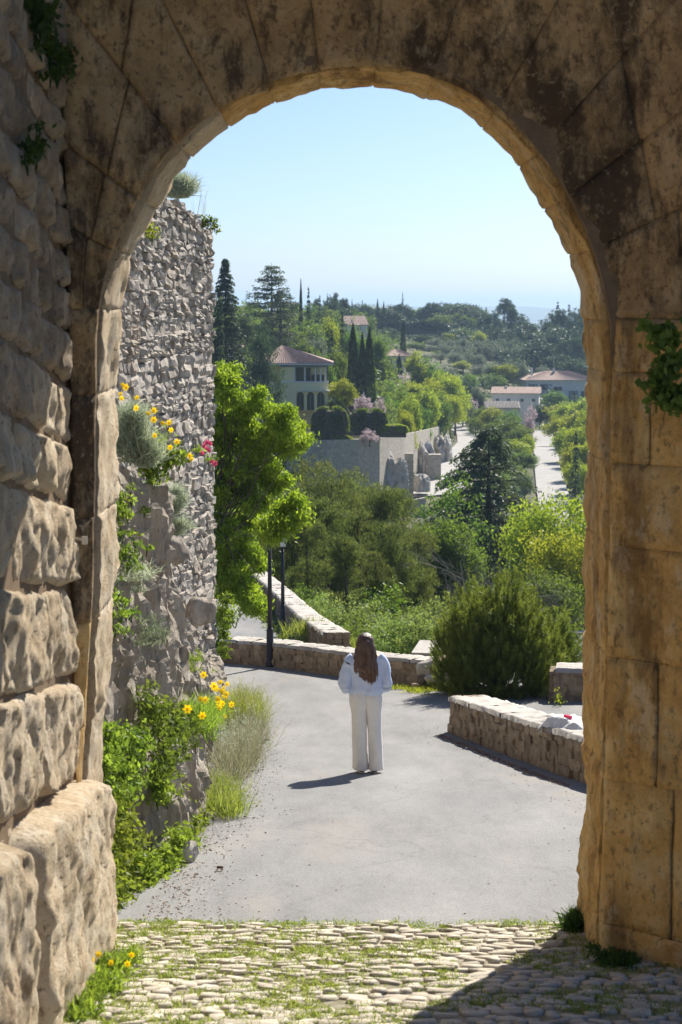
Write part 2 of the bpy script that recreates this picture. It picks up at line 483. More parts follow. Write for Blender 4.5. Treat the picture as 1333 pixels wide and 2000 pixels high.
def carve(x, y, z):
    """the far road lies on a levelled bench cut into the slope"""
    best = np.full(np.shape(x), 1e9); rz_ = np.zeros(np.shape(x))
    for a, b in zip(R1P[:-1], R1P[1:]):
        ax, ay, bx, by = a[0], a[1], b[0], b[1]; L2 = (bx - ax) ** 2 + (by - ay) ** 2
        t = np.clip(((x - ax) * (bx - ax) + (y - ay) * (by - ay)) / L2, 0, 1)
        d = np.hypot(x - ax - t * (bx - ax), y - ay - t * (by - ay)); zz = a[2] + (b[2] - a[2]) * t
        m_ = d < best; best = np.where(m_, d, best); rz_ = np.where(m_, zz, rz_)
    w = np.clip((10.5 - best) / 4.5, 0, 1)
    return z * (1 - w) + (rz_ - .1) * w
def Hn(x, y):
    x = np.asarray(x, float); y = np.asarray(y, float)
    p = warp(x, y)
    K = _k(((p[..., None, :] - _w) ** 2).sum(-1))
    return carve(x, y, K @ _sol[:n_] + _sol[n_] + p @ _sol[n_ + 1:])
def H(x, y):
    if y < 36: return roadz(y) - .05
    return float(Hn(x, y))

def near_line(x, y, line, hw):
    m = np.zeros(len(x), bool)
    L = np.array(line)
    for a, b in zip(L[:-1], L[1:]):
        ab = b - a; t = np.clip(((x - a[0]) * ab[0] + (y - a[1]) * ab[1]) / (ab @ ab), 0, 1)
        m |= np.hypot(x - a[0] - t * ab[0], y - a[1] - t * ab[1]) < hw
    return m
ROAD1 = [tuple(at(px, py, Y))[:2] for px, py, Y in [(700, 975, 245), (770, 968, 252), (830, 962, 256), (872, 945, 270), (892, 905, 305), (912, 880, 335), (924, 865, 360), (920, 848, 395), (895, 832, 425), (880, 822, 450)]]
ROAD2 = [tuple(at(px, py, Y))[:2] for px, py, Y in [(1098, 1010, 215), (1082, 960, 250), (1070, 900, 310), (1063, 862, 370), (1060, 845, 410)]]
# ground: one sheet, street in front then valley and hills to the horizon
ys = np.concatenate([np.linspace(-6, 38, 30), np.geomspace(39.3, 700, 190), np.geomspace(730, 14000, 50)])
us = np.concatenate([np.linspace(-1.3, -.30, 14), np.linspace(-.28, .28, 170), np.linspace(.30, 1.3, 14)])
V = np.zeros((len(ys), len(us), 3))
for j, y in enumerate(ys):
    yy = max(y, 30)
    xs = us * yy
    if y < 38.5:
        z = np.full(len(us), roadz(y) - .06)
    else:
        z = Hn(xs, np.full(len(us), y))
        if y < 46:
            pathm = np.clip((-xs - .2) / .5, 0, 1)
            t = min(1, (y - 38.5) / 2.5)
            z = (roadz(y) - .06) * pathm + (z * t + (roadz(38) - .1) * (1 - t)) * (1 - pathm)
        if y > 60:
            ya_ = np.full(len(us), y); keepn = ~near_line(xs, ya_, ROAD1, 10) & ~near_line(xs, ya_, ROAD2, 8)
            z = z + np.array([mn.noise(Vector((x * .06, y * .06, 0))) * min(1.2, y / 250) for x in xs]) * keepn
    V[j, :, 0] = xs; V[j, :, 1] = y; V[j, :, 2] = z
idx = np.arange(len(ys) * len(us)).reshape(len(ys), len(us))
Q = np.stack([idx[:-1, :-1], idx[:-1, 1:], idx[1:, 1:], idx[1:, :-1]], -1).reshape(-1, 4)
tag(obj('ground', fmesh('ground', V, Q, True), M['ground']), kind='structure')

# street asphalt
def strip(name, pts, m, dz=.0, smooth=True):
    """pts: list of (xl, xr, y) on the street profile"""
    mb = MB(); V = []; Q = []
    for xl, xr, y in pts:
        for k in range(9):
            V.append((xl + (xr - xl) * k / 8, y, roadz(y) + dz))
    for i in range(len(pts) - 1):
        for k in range(8): Q.append((i*9+k, i*9+k+1, (i+1)*9+k+1, (i+1)*9+k))
    return obj(name, fmesh(name, V, Q, smooth), m)
pts = []
for y in np.linspace(11.9, 38.2, 50):
    pts.append((lerp_table([(12, -2.2), (38, -2.8)], y), lerp_table([(12, 1.9), (13, 4), (20, 7), (26, 9), (38, 9)], y), y))
tag(strip('road', pts, M['asphalt'], -.02), kind='structure')
pts = [(-6.5, lerp_table([(38.6, -.2), (41, -.55), (50, -1.7), (62, -3.1)], y), y) for y in np.linspace(38.6, 62, 24)]
tag(strip('path', pts, M['asphalt'], .0), kind='structure')

# far hills
def hillfn(u, v):
    x = (u - .5) * 9000; y = 6500 + v * 2500
    z = -60 + (55 + 45 * fbm((x * .0006, .3, 0), 1) + 20 * fbm((x * .003, 1.3, 0), 1)) * math.sin(min(1, v * 1.6) * math.pi / 2) - 8
    if v == 0: z = -70
    return (x, y, z)
tag(obj('hills', grid_mesh('hills', 120, 8, hillfn), M['farhill']), kind='structure')

# ------------------------------------------------------------------ leaves and trees
def unit(a):
    return a / (np.linalg.norm(a, axis=-1, keepdims=True) + 1e-9)

def leafquads(C, L, W, rng, dirs=None, jit=1.0, varsz=.35):
    n = len(C)
    r = rng.normal(size=(n, 3))
    a = unit(r if dirs is None else unit(dirs) + r * jit * .5)
    b = unit(np.cross(a, rng.normal(size=(n, 3))))
    s = (1 + varsz * rng.uniform(-1, 1, size=(n, 1)))
    La = a * L * .5 * s; Wb = b * W * .5 * s
    V = np.stack([C - La, C + Wb, C + La, C - Wb], 1).reshape(-1, 3)
    Q = np.arange(n * 4).reshape(-1, 4)
    return V, Q

def leafmesh(name, C, L, W, seed, dirs=None, jit=1.0, v=None):
    rng = rs(seed)
    V, Q = leafquads(C, L, W, rng, dirs, jit)
    if v is None: v = rng.uniform(0, 1, len(C))
    return fmesh(name, V, Q, False, v)

def crown_points(blobs, ncl, per, rc, rng, shell=.55):
    vol = np.array([b[3] * b[4] * b[5] for b in blobs]); w = vol ** .7; w /= w.sum()
    k = rng.choice(len(blobs), ncl, p=w)
    B = np.array(blobs)[k]
    d = unit(rng.normal(size=(ncl, 3)))
    rad = rng.uniform(shell ** 2, 1.05, size=(ncl, 1)) ** .5
    c = B[:, :3] + d * rad * B[:, 3:6]
    cv = rng.uniform(0, 1, ncl)
    P = np.repeat(c, per, 0) + rng.normal(size=(ncl * per, 3)) * rc * np.array([1, 1, .7])
    v = np.clip(np.repeat(cv, per) * .6 + rng.uniform(0, .4, ncl * per), 0, 1)
    return P, v, c

def limbs(mb, base, targets, r0, rng, n=5):
    base = np.array(base, float)
    for t in targets:
        t = np.array(t, float)
        mid = base * .5 + t * .5 + rng.normal(size=3) * .08 * np.linalg.norm(t - base)
        mb.tube([base, base * .75 + mid * .25 + (0, 0, .02), mid, t], [r0, r0 * .75, r0 * .5, r0 * .15], n, False)

TC = {}
def make_tree(name, crown_me, trunk_me, crown_m, trunk_m):
    root = empty(name)
    if trunk_me is not None: kid(root, obj('trunk', trunk_me, trunk_m, root))
    kid(root, obj('crown', crown_me, crown_m, root))
    return root

def broad(seed, h=8, r=3.2, leaf=.3, ncl=260, per=26, m='green', trunk=.3, rc=.33, flat=1.0, nb=9, shell=.5, tm='bark'):
    rng = rs(seed)
    blobs = [(0, 0, h * (.55 + trunk * .35), r * .75, r * .75, h * (.5 - trunk * .4) * flat)]
    for i in range(nb):
        a = rng.uniform(0, 6.28); q = rng.uniform(.35, .72) * r; z = rng.uniform(trunk + .12, .86) * h
        s = rng.uniform(.32, .5) * r
        blobs.append((q * math.cos(a), q * math.sin(a), z, s, s, s * .8 * flat))
    P, v, c = crown_points(blobs, ncl, per, rc * r / 3.2, rng, shell)
    cr = leafmesh('crown', P, leaf, leaf * .55, seed + 1, v=v)
    mb = MB()
    mb.tube([(0, 0, -.6), (.05, 0, h * trunk * .6), (.1, .05, h * (trunk + .15)), (0, 0, h * .8)], [r * .085, r * .06, r * .045, r * .012], 7)
    limbs(mb, (.05, 0, h * trunk * .8), [b[:3] for b in blobs[1:]], r * .03, rng)
    return make_tree('tree', cr, mb.mesh('trunk', True), M[m], M[tm])

def conifer(seed, h=14, r=3, tiers=26, per=7, m='dark', droop=.35, rise=.25, nleaf=34, leaf=.34, power=.9, start=.08, taper=1.0, wid=.2, jitter=.25, mask=None):
    rng = rs(seed); P = []; D = []; mb = MB(); vv = []
    mb.tube([(0, 0, -.8), (0, 0, h * .5), (0, 0, h)], [r * .075, r * .045, .02], 6)
    for i in range(tiers):
        t = (i + rng.uniform(-.3, .3)) / tiers
        t = min(max(t, 0), 1)
        z0 = h * (start + (1 - start) * t)
        prof = (1 - t) ** power * taper
        if t < .12: prof *= .75 + 2 * t
        for k in range(per):
            a = rng.uniform(0, 6.28)
            L = max(r * prof * rng.uniform(1 - jitter, 1 + jitter), .12 * r * (.6))
            n = int(nleaf * (.3 + L / r))
            s = rng.uniform(.12, 1, n) ** .8
            lat = rng.normal(size=n) * wid * L * (1.05 - s) + rng.normal(size=n) * .04 * r
            ca, sa = math.cos(a), math.sin(a)
            zz = z0 + rise * L * s - droop * L * s ** 2 + rng.normal(size=n) * .025 * r - np.abs(lat) * .15
            P.append(np.stack([ca * s * L - sa * lat, sa * s * L + ca * lat, zz], 1))
            D.append(np.stack([ca + 0 * s - sa * np.sign(lat) * .6, sa + 0 * s + ca * np.sign(lat) * .6, rise - 2 * droop * s - .1], 1))
            vv.append(np.clip(rng.uniform(0, .5) + rng.uniform(0, .5, n), 0, 1))
            if L > .35 * r:
                mb.tube([(0, 0, z0), (ca * L * .5, sa * L * .5, z0 + rise * L * .5 - droop * L * .25), (ca * L * .92, sa * L * .92, z0 + rise * L - droop * L * .85)], [r * .014, r * .009, r * .003], 4, False)
    P = np.concatenate(P); D = np.concatenate(D); vv = np.concatenate(vv)
    return make_tree('tree', leafmesh('crown', P, leaf, leaf * .38, seed + 1, D, .8, vv), mb.mesh('trunk', True), M[m], M['bark'])

def cypress(seed, h=10, r=.9, n=5200, leaf=.28):
    rng = rs(seed)
    t = rng.uniform(0, 1, n) ** .85
    prof = np.sin(np.clip(t * 1.0 + .12, 0, 1) ** .55 * math.pi) ** .75
    prof = np.interp(t, [0, .05, .3, .6, .85, 1], [.55, .8, 1, .85, .45, .04])
    a = rng.uniform(0, 6.28, n)
    lump = 1 + .10 * np.sin(a * 3 + t * 9) + .08 * np.sin(a * 5 - t * 23)
    q = prof * r * lump * rng.uniform(.72, 1.03, n)
    P = np.stack([q * np.cos(a), q * np.sin(a), t * h], 1)
    D = np.stack([.25 * np.cos(a), .25 * np.sin(a), np.ones(n)], 1)
    mb = MB(); mb.tube([(0, 0, -.6), (0, 0, h * .9)], [r * .22, .03], 6)
    return make_tree('tree', leafmesh('crown', P, leaf, leaf * .42, seed, D, .5), mb.mesh('trunk', True), M['cypress'], M['bark'])

def umbrella(seed, h=10, r=5, m='dark', nb=20, ncl=420, per=28, leaf=.36, dome=.20):
    rng = rs(seed); blobs = []
    for i in range(nb):
        a = rng.uniform(0, 6.28); q = math.sqrt(rng.uniform(0, .8)) * r * .85
        blobs.append((q * math.cos(a), q * math.sin(a), h * (.80 - dome * (q / r) ** 2 * 1.9), r * .36, r * .36, h * .17))
    P, v, c = crown_points(blobs, ncl, per, r * .06, rng, .5)
    mb = MB(); mb.tube([(0, 0, -.6), (.1, 0, h * .35), (0, .1, h * .6)], [r * .06, r * .05, r * .04], 7)
    limbs(mb, (.02, .02, h * .5), [(b[0] * .85, b[1] * .85, b[2] - h * .05) for b in blobs], r * .02, rng)
    return make_tree('tree', leafmesh('crown', P, leaf, leaf * .5, seed + 1, v=v), mb.mesh('trunk', True), M[m], M['bark'])

def pine(seed, h=9, r=2.6, m='pine', nb=14, ncl=420, per=30, leaf=.17, lo=.3, dense=.5):
    """irregular aleppo-type pine: upswept clumps"""
    rng = rs(seed); blobs = []
    for i in range(nb):
        t = rng.uniform(lo, .93); a = rng.uniform(0, 6.28)
        q = rng.uniform(.2, .75) * r * (1.15 - .75 * t); s = r * rng.uniform(.26, .42)
        blobs.append((q * math.cos(a), q * math.sin(a), t * h, s, s, s * .95))
    blobs.append((0, 0, h * .9, r * .3, r * .3, h * .1))
    P, v, c = crown_points(blobs, ncl, per, r * .055, rng, dense)
    D = unit(P - np.array([0, 0, h * .35])) + np.array([0, 0, .7])
    mb = MB(); mb.tube([(0, 0, -.8), (.1, 0, h * .4), (-.05, 0, h * .92)], [r * .075, r * .055, .03], 7)
    limbs(mb, (.05, 0, h * .3), [b[:3] for b in blobs[:9]], r * .025, rng)
    return make_tree('tree', leafmesh('crown', P, leaf, leaf * .3, seed + 1, D, .9, v), mb.mesh('trunk', True), M[m], M['bark'])

# prototypes: (root, height, radius)
PROTO = {}
def proto(key, root, h, r):
    PROTO[key] = [root, h, r, False]
proto('broad0', broad(11, 8, 3.4, .34, m='green'), 8, 3.5)
proto('broad1', broad(12, 8, 3.4, .34, m='green', nb=12), 8, 3.5)
proto('yell0', broad(13, 8, 3.4, .34, m='yellowgreen'), 8, 3.5)
proto('yell1', broad(14, 8, 3.8, .34, m='yellowgreen', nb=13), 8, 3.8)
proto('olive0', broad(15, 4.5, 2.4, .26, ncl=170, per=20, m='olive', trunk=.25), 4.5, 2.5)
proto('olive1', broad(16, 4.5, 2.6, .26, ncl=170, per=20, m='olive', trunk=.22, nb=7), 4.5, 2.6)
proto('shrub0', broad(17, 3, 2, .22, ncl=130, per=22, m='shrub', trunk=.08), 3, 2.1)
proto('shrub1', broad(18, 3, 2, .22, ncl=130, per=22, m='green', trunk=.08), 3, 2.1)
proto('blossom', broad(19, 3, 1.8, .2, ncl=130, per=20, m='blossom', trunk=.08), 3, 1.9)
proto('darkbroad', broad(20, 10, 4.2, .42, ncl=330, m='dark', trunk=.2, nb=12), 10, 4.3)
proto('umb0', umbrella(21), 10, 5)
proto('umb1', umbrella(22, 9, 5.5, nb=26, dome=.26, m='bluegreen'), 9, 5.5)
proto('fir', conifer(23, 14, 3.0), 14, 3.0)
proto('fir1', conifer(24, 14, 2.6, m='bluegreen', tiers=30, droop=.5), 14, 2.6)
proto('cedar', conifer(25, 16, 6.0, tiers=22, per=6, m='bluegreen', droop=.18, rise=.22, nleaf=75, leaf=.40, power=.62, start=.12, wid=.24, jitter=.4), 16, 6)
proto('cyp', cypress(26), 10, .95)
proto('cyp1', cypress(27, 10, 1.0), 10, 1.0)
proto('pine', pine(28, 12, 4, m='dark', leaf=.30, ncl=420, per=28), 12, 4)
proto('pine1', pine(29, 12, 4.6, m='dark', leaf=.30, nb=18, ncl=460, per=28), 12, 4.4)

def place(kind, px, top, wpx, Y, label, name='tree', cat='tree', group=None, rz=None, gz=None, minh=1.2):
    P = PROTO[kind]
    x = (px - 666.5) / F * Y
    # exact
    p = at(px, top, Y)
    g = H(p.x, Y) if gz is None else gz
    h = max(p.z - g, minh)
    w = wpx / F * Y / 2 * {'broad': 1.35, 'yell': 1.3, 'shrub': 1.35, 'olive': 1.3, 'darkbr': 1.35, 'pine': 1.15, 'pine1': 1.15}.get(kind.rstrip('01') if kind[:6] != 'darkbr' else 'darkbr', 1.0)
    if not P[3]:
        root = P[0]; P[3] = True
    else:
        root = copy_tree(P[0])
    root.name = name
    root.location = (p.x, Y, g - .05)
    root.scale = (w / P[2], w / P[2], h / P[1])
    root.rotation_euler = (0, 0, rz if rz is not None else (px * 1.37 + top) % 6.28)
    tag(root, label, cat, group)
    return root

G_RIDGE = 'trees along the skyline'
# ---- skyline and upper hill (far to near)
place('umb1', 900, 588, 110, 690, 'wide rounded umbrella pine crown on the skyline at the hilltop centre', 'umbrella_pine', group=G_RIDGE)
place('umb0', 785, 590, 52, 670, 'dark mushroom-shaped umbrella pine under the tiny spruce tip on the skyline', 'umbrella_pine', group=G_RIDGE)
place('fir', 787, 569, 14, 700, 'tiny spruce tip poking above a mushroom-shaped umbrella pine', 'spruce_tree', group=G_RIDGE)
place('umb0', 846, 587, 52, 690, 'loose umbrella pine between the mushroom pine and the wide skyline crown', 'umbrella_pine', group=G_RIDGE)
place('cyp', 950, 600, 10, 700, 'small pointed cypress at the end of the wide skyline crown', 'cypress_tree', group=G_RIDGE)
place('umb1', 714, 590, 44, 640, 'low round pine on the skyline above the pale hillside house', 'umbrella_pine', group=G_RIDGE)
place('cyp1', 738, 583, 7, 640, 'taller of two tiny cypresses on the skyline', 'cypress_tree', group=G_RIDGE)
place('cyp', 750, 588, 6, 640, 'shorter of two tiny cypresses on the skyline', 'cypress_tree', group=G_RIDGE)
place('darkbroad', 750, 600, 60, 650, 'leafy tree below the two tiny skyline cypresses', 'hill_tree', group=G_RIDGE)
place('pine', 985, 584, 54, 660, 'tall dark pine with a clumped top standing over the far blue ridge', 'pine_tree', group='dark pines on the far hill shoulder')
place('pine1', 1020, 612, 60, 650, 'dark pine of middle height just beside the far blue ridge notch', 'pine_tree', group='dark pines on the far hill shoulder')
place('pine', 955, 614, 40, 660, 'low dark pine between the skyline cypress and the tall clumped pine', 'pine_tree', group='dark pines on the far hill shoulder')
place('fir', 1090, 588, 38, 640, 'spiky dark fir near the arch, first of two tall tips', 'fir_tree', group='dark pines on the far hill shoulder')
place('fir1', 1112, 592, 34, 645, 'spiky dark fir near the arch, second of two tall tips', 'fir_tree', group='dark pines on the far hill shoulder')
place('pine1', 1140, 604, 56, 600, 'dark pine half hidden by the arch jamb on the far hill', 'pine_tree', group='dark pines on the far hill shoulder')
place('pine1', 1065, 622, 70, 610, 'broad dark pine filling the dip below the two fir tips', 'pine_tree', group='dark pines on the far hill shoulder')
place('darkbroad', 1100, 640, 80, 570, 'broad dark blue tree above the big pale house', 'hill_tree', group='dark pines on the far hill shoulder')
place('darkbroad', 1010, 640, 60, 620, 'broad dark blue tree below the tall clumped pine', 'hill_tree', group='dark pines on the far hill shoulder')
place('darkbroad', 1052, 664, 60, 560, 'round dark tree behind the olive grove end', 'hill_tree', group='dark pines on the far hill shoulder')
place('darkbroad', 970, 640, 40, 630, 'dark tree at the start of the dark pine wood', 'hill_tree', group='dark pines on the far hill shoulder')
place('pine', 1130, 660, 60, 540, 'dark lower pine against the jamb above the big pale house', 'pine_tree', group='dark pines on the far hill shoulder')
nw = ['first','second','third','fourth','fifth','sixth','seventh','eighth','ninth','tenth','eleventh','twelfth','thirteenth','fourteenth','fifteenth','sixteenth','seventeenth','eighteenth','nineteenth','twentieth']
rr = random.Random(5)
for i, (px, top, k, w, Y) in enumerate(sorted([(1000, 600, 'pine', 40, 655), (968, 604, 'pine1', 38, 640), (1030, 628, 'darkbroad', 46, 620), (1080, 604, 'pine1', 44, 625), (1100, 606, 'pine', 46, 615), (1124, 600, 'pine1', 50, 620), (1075, 640, 'darkbroad', 50, 590), (1120, 640, 'darkbroad', 60, 575), (990, 660, 'darkbroad', 44, 600), (1030, 668, 'pine1', 46, 580), (1135, 625, 'pine', 50, 580), (1090, 690, 'darkbroad', 50, 540), (1130, 700, 'darkbroad', 60, 520)])):
    place(k, px, top, w, Y, f'{nw[i]} tree from the valley side in the dark blue wood above the large pale house', 'pine_tree', group='dark pines on the far hill shoulder')
for i, (px, top, k, w, Y) in enumerate(sorted([(868, 592, 'darkbroad', 50, 700), (925, 596, 'darkbroad', 44, 700), (830, 598, 'darkbroad', 40, 690), (815, 602, 'broad0', 36, 690), (768, 598, 'darkbroad', 34, 680), (730, 598, 'broad1', 36, 650), (695, 594, 'darkbroad', 34, 640), (660, 590, 'darkbroad', 36, 600), (610, 592, 'broad0', 36, 520), (620, 584, 'pine', 30, 540), (708, 585, 'fir1', 16, 660), (640, 572, 'fir', 18, 560), (890, 612, 'broad1', 50, 680), (940, 606, 'broad0', 40, 690), (855, 612, 'broad0', 40, 670)])):
    place(k, px, top, w, Y, f'{nw[i]} low leafy skyline tree among the umbrella pines, counted from the villa side', 'hill_tree', group=G_RIDGE)
sk = [(460, 596, 'umb1', 50, 430), (492, 588, 'umb0', 44, 440), (555, 596, 'broad0', 50, 450), (578, 585, 'umb0', 30, 450), (625, 574, 'fir1', 20, 480), (642, 580, 'darkbroad', 30, 520), (655, 573, 'pine', 24, 530), (672, 577, 'umb0', 32, 530), (688, 583, 'fir', 16, 560), (640, 600, 'broad1', 46, 480), (670, 600, 'darkbroad', 50, 500), (700, 605, 'broad0', 50, 520)]
for i, (px, top, k, w, Y) in enumerate(sorted(sk)):
    place(k, px, top, w, Y, f'{nw[i]} tree of the mixed skyline wood above the villa, counting from the tall rubble wall', 'hill_tree', group='mixed wood above the villa')
# long clipped hedge below the skyline is placed later
# ---- left conifers
place('fir1', 432, 575, 40, 205, 'lower bluish conifer tucked against the rubble wall', 'spruce_tree')
place('cedar', 531, 512, 148, 300, 'big cedar with ragged horizontal tiers rising above the villa', 'cedar_tree')
place('cedar', 548, 560, 120, 285, 'second, lower cedar top merging with the big ragged cedar', 'cedar_tree')
place('cyp', 588, 545, 9, 330, 'single thin cypress spire on the skyline', 'cypress_tree')
place('fir1', 603, 556, 26, 330, 'sparse spruce next to the single thin cypress spire', 'spruce_tree')
place('fir1', 669, 607, 34, 290, 'narrow grey-green conifer just behind the three cypresses', 'spruce_tree')
place('fir1', 648, 640, 40, 285, 'hazy conifer standing behind the villa roof', 'spruce_tree')
place('pine', 480, 620, 70, 270, 'grey pine behind the dark villa pine', 'pine_tree')
# mid wood behind the villa
mw = [(600, 628, 'broad0', 60, 320), (560, 640, 'broad1', 60, 300), (640, 625, 'yell0', 44, 330), (620, 655, 'olive0', 56, 290), (590, 665, 'broad1', 50, 285), (455, 660, 'shrub1', 50, 270), (690, 640, 'broad0', 44, 330), (660, 680, 'broad1', 46, 280), (640, 700, 'shrub1', 36, 270), (480, 690, 'shrub1', 50, 265), (725, 650, 'broad1', 40, 345), (745, 700, 'broad0', 40, 345)]
for i, (px, top, k, w, Y) in enumerate(sorted(mw)):
    place(k, px, top, w, Y, f'{nw[i]} tree from the rubble wall in the green wood behind villa and cypresses', 'hill_tree', group='wood behind the villa')
place('pine1', 515, 632, 116, 226, 'big dark dense pine standing against the cream villa', 'pine_tree')
place('pine1', 478, 700, 60, 222, 'smaller dark pine at the foot of the big villa pine', 'pine_tree')
place('cyp', 690, 632, 25, 262, 'broadest of the three tall cypresses beside the villa', 'cypress_tree', group='three cypresses')
place('cyp1', 708, 650, 18, 264, 'slim middle one of the three tall cypresses', 'cypress_tree', group='three cypresses')
place('cyp1', 722, 640, 24, 266, 'cypress farthest from the villa among the three tall ones', 'cypress_tree', group='three cypresses')
place('cyp', 788, 625, 14, 440, 'lone dark cypress rising behind the pale pink-roofed house', 'cypress_tree')
place('cyp1', 780, 692, 17, 380, 'short cypress in front of the pale pink-roofed house', 'cypress_tree')
place('yell0', 668, 742, 50, 243, 'yellow-leaved tree between the villa and the three cypresses', 'garden_tree', gz=at(668, 815, 243).z)
place('shrub1', 655, 775, 30, 240, 'dark shrub right at the villa corner', 'shrub', 'shrub', gz=at(655, 812, 240).z)
place('blossom', 712, 772, 46, 240, 'pale pink flowering bush above the clipped hedges', 'flowering_bush', 'bush', gz=at(712, 808, 240).z)
place('blossom', 722, 838, 40, 232, 'pale flowering bush hanging over the retaining wall below the hedges', 'flowering_bush', 'bush', gz=at(722, 866, 232).z)
place('blossom', 742, 776, 26, 246, 'small pale flowering bush beside the light stone obelisk', 'flowering_bush', 'bush', gz=at(742, 815, 246).z)
# hillside orchard
rng = random.Random(3)
oi = 0
for row, (y0, Y, xa, xb, step) in enumerate([(662, 590, 850, 1030, 26), (672, 560, 838, 1045, 27), (690, 530, 835, 960, 26), (705, 500, 965, 1040, 26)]):
    px = xa
    while px < xb:
        ri = locals().get('ri', 0) if px > xa + 1 else 0
        place('olive0' if oi % 2 else 'olive1', px, y0 + rng.uniform(-4, 4), rng.uniform(26, 36), Y + rng.uniform(-6, 6),
              f'{nw[ri]} silver-grey olive tree from the pink-roofed house side, {["top","second","third","lowest"][row]} row of the hillside grove', 'olive_tree', group='olive grove on the hillside')
        px += step + rng.uniform(-3, 3); oi += 1; ri += 1
gl = [(760, 640, 'darkbroad', 40, 560), (740, 655, 'broad0', 44, 520), (830, 655, 'broad0', 40, 600), (815, 668, 'broad1', 30, 560), (870, 645, 'darkbroad', 34, 640), (905, 640, 'broad1', 30, 640), (935, 648, 'yell0', 30, 620), (875, 650, 'yell1', 24, 620),
      (905, 705, 'yell0', 36, 520), (940, 712, 'olive0', 44, 510), (985, 710, 'yell1', 50, 500), (870, 715, 'olive1', 40, 470), (830, 715, 'broad0', 44, 450), (760, 720, 'shrub0', 34, 380), (915, 728, 'shrub1', 44, 470), (960, 730, 'shrub1', 50, 490), (1000, 728, 'darkbroad', 44, 520), (1060, 715, 'olive0', 36, 520), (900, 742, 'darkbroad', 40, 450), (850, 735, 'yell0', 36, 430)]
for i, (px, top, k, w, Y) in enumerate(sorted(gl)):
    place(k, px, top, w, Y, f'{nw[i]} tree from the villa side on the patchy slope around the olive grove', 'hill_tree', group='trees of the middle slope')
gm = [(815, 690, 'yell0', 44, 400), (838, 700, 'broad0', 50, 400), (790, 725, 'blossom', 34, 370), (770, 745, 'shrub0', 44, 330), (805, 745, 'yell1', 40, 340), (830, 760, 'yell0', 50, 330), (870, 725, 'yell1', 58, 385), (845, 742, 'yell0', 48, 360), (890, 745, 'yell0', 48, 390), (785, 762, 'shrub1', 46, 300),
      (860, 765, 'broad0', 40, 340), (760, 775, 'broad1', 36, 290), (800, 775, 'yell0', 36, 290), (880, 768, 'yell1', 40, 370), (757, 792, 'shrub0', 40, 262), (790, 797, 'yell1', 34, 275), (820, 792, 'broad1', 34, 310), (845, 795, 'shrub1', 34, 340), (740, 752, 'broad0', 34, 300), (905, 765, 'broad1', 30, 420)]
for i, (px, top, k, w, Y) in enumerate(sorted(gm)):
    place(k, px, top, w * 1.1, Y, f'{nw[i]} fresh green tree from the clipped hedges towards the far road bend', 'hill_tree', group='fresh green trees above the road bend')
gh = [(918, 775, 'blossom', 30, 425), (935, 760, 'darkbroad', 30, 440), (920, 790, 'olive0', 34, 410), (940, 795, 'broad1', 34, 400), (965, 797, 'yell0', 44, 385), (1000, 800, 'broad0', 40, 380), (1035, 790, 'blossom', 26, 400), (1080, 762, 'broad0', 40, 460), (1055, 790, 'darkbroad', 22, 420), (930, 815, 'shrub1', 30, 390)]
for i, (px, top, k, w, Y) in enumerate(sorted(gh)):
    place(k, px, top, w, Y, f'{nw[i]} garden tree in front of the pale houses, counted from the road bend', 'hill_tree', group='garden trees by the pale houses')
# avenue of yellow-green trees right of the far straight road
av = [(1085, 792, 50, 420), (1110, 785, 50, 410), (1138, 782, 50, 400), (1095, 812, 50, 370), (1125, 806, 54, 350), (1150, 800, 50, 340), (1104, 838, 48, 318), (1135, 830, 56, 305), (1118, 868, 52, 280), (1146, 860, 52, 270), (1125, 900, 44, 252), (1148, 905, 50, 245)]
for i, (px, top, w, Y) in enumerate(sorted(av, key=lambda t: -t[3])):
    place('yell1' if i % 2 else 'yell0', px, top, w, Y, f'{nw[i]} yellow-green avenue tree beside the striped far road, counted from its far end', 'plane_tree', group='avenue trees beside the striped road')
place('fir1', 1126, 838, 42, 225, 'slender bluish fir standing alone beside the avenue by the arch jamb', 'fir_tree')
# between the roads
br = [(990, 815, 'broad0', 60, 350), (1015, 832, 'broad1', 50, 330), (1005, 860, 'yell0', 60, 310), (985, 880, 'broad0', 60, 290), (1020, 880, 'broad1', 40, 290), (955, 850, 'broad1', 40, 330), (1030, 850, 'yell0', 26, 320), (1005, 905, 'shrub0', 50, 265), (975, 925, 'shrub0', 60, 250), (1025, 925, 'olive0', 36, 250)]
for i, (px, top, k, w, Y) in enumerate(sorted(br)):
    place(k, px, top, w, Y, f'{nw[i]} tree from the bending road in the green strip between the far roads', 'valley_tree', group='trees between the far roads')

# near valley trees with their own finer crowns
def own(root, px, top, Y, label, name, cat='tree', gz=None, rz=0, s=1.0):
    """scale a freshly built tree (unit height h stored) so its top reaches the pixel row"""
    p = at(px, top, Y); g = H(p.x, Y) if gz is None else gz
    hh = max(v.co.z for v in root_crown(root).data.vertices)
    k = (p.z - g) / hh
    root.location = (p.x, Y, g); root.scale = (k * s, k * s, k); root.rotation_euler = (0, 0, rz); root.name = name
    return tag(root, label, cat)
def root_crown(root):
    return [c for c in KIDS[root.as_pointer()] if c.name.startswith('crown')][0]
own(conifer(41, 16, 6.6, tiers=26, per=8, m='bluegreen', droop=.60, rise=.40, nleaf=150, leaf=.30, power=.6, start=.1, wid=.18, jitter=.4), 956, 832, 128, 'large drooping cedar in the valley below the forking roads', 'cedar_tree')
own(broad(42, 10, 4.6, .27, ncl=600, per=42, m='yellowgreen', nb=18, trunk=.15), 1085, 952, 118, 'big yellow-green tree filling the gap beside the arch jamb', 'broadleaf_tree', s=.8)
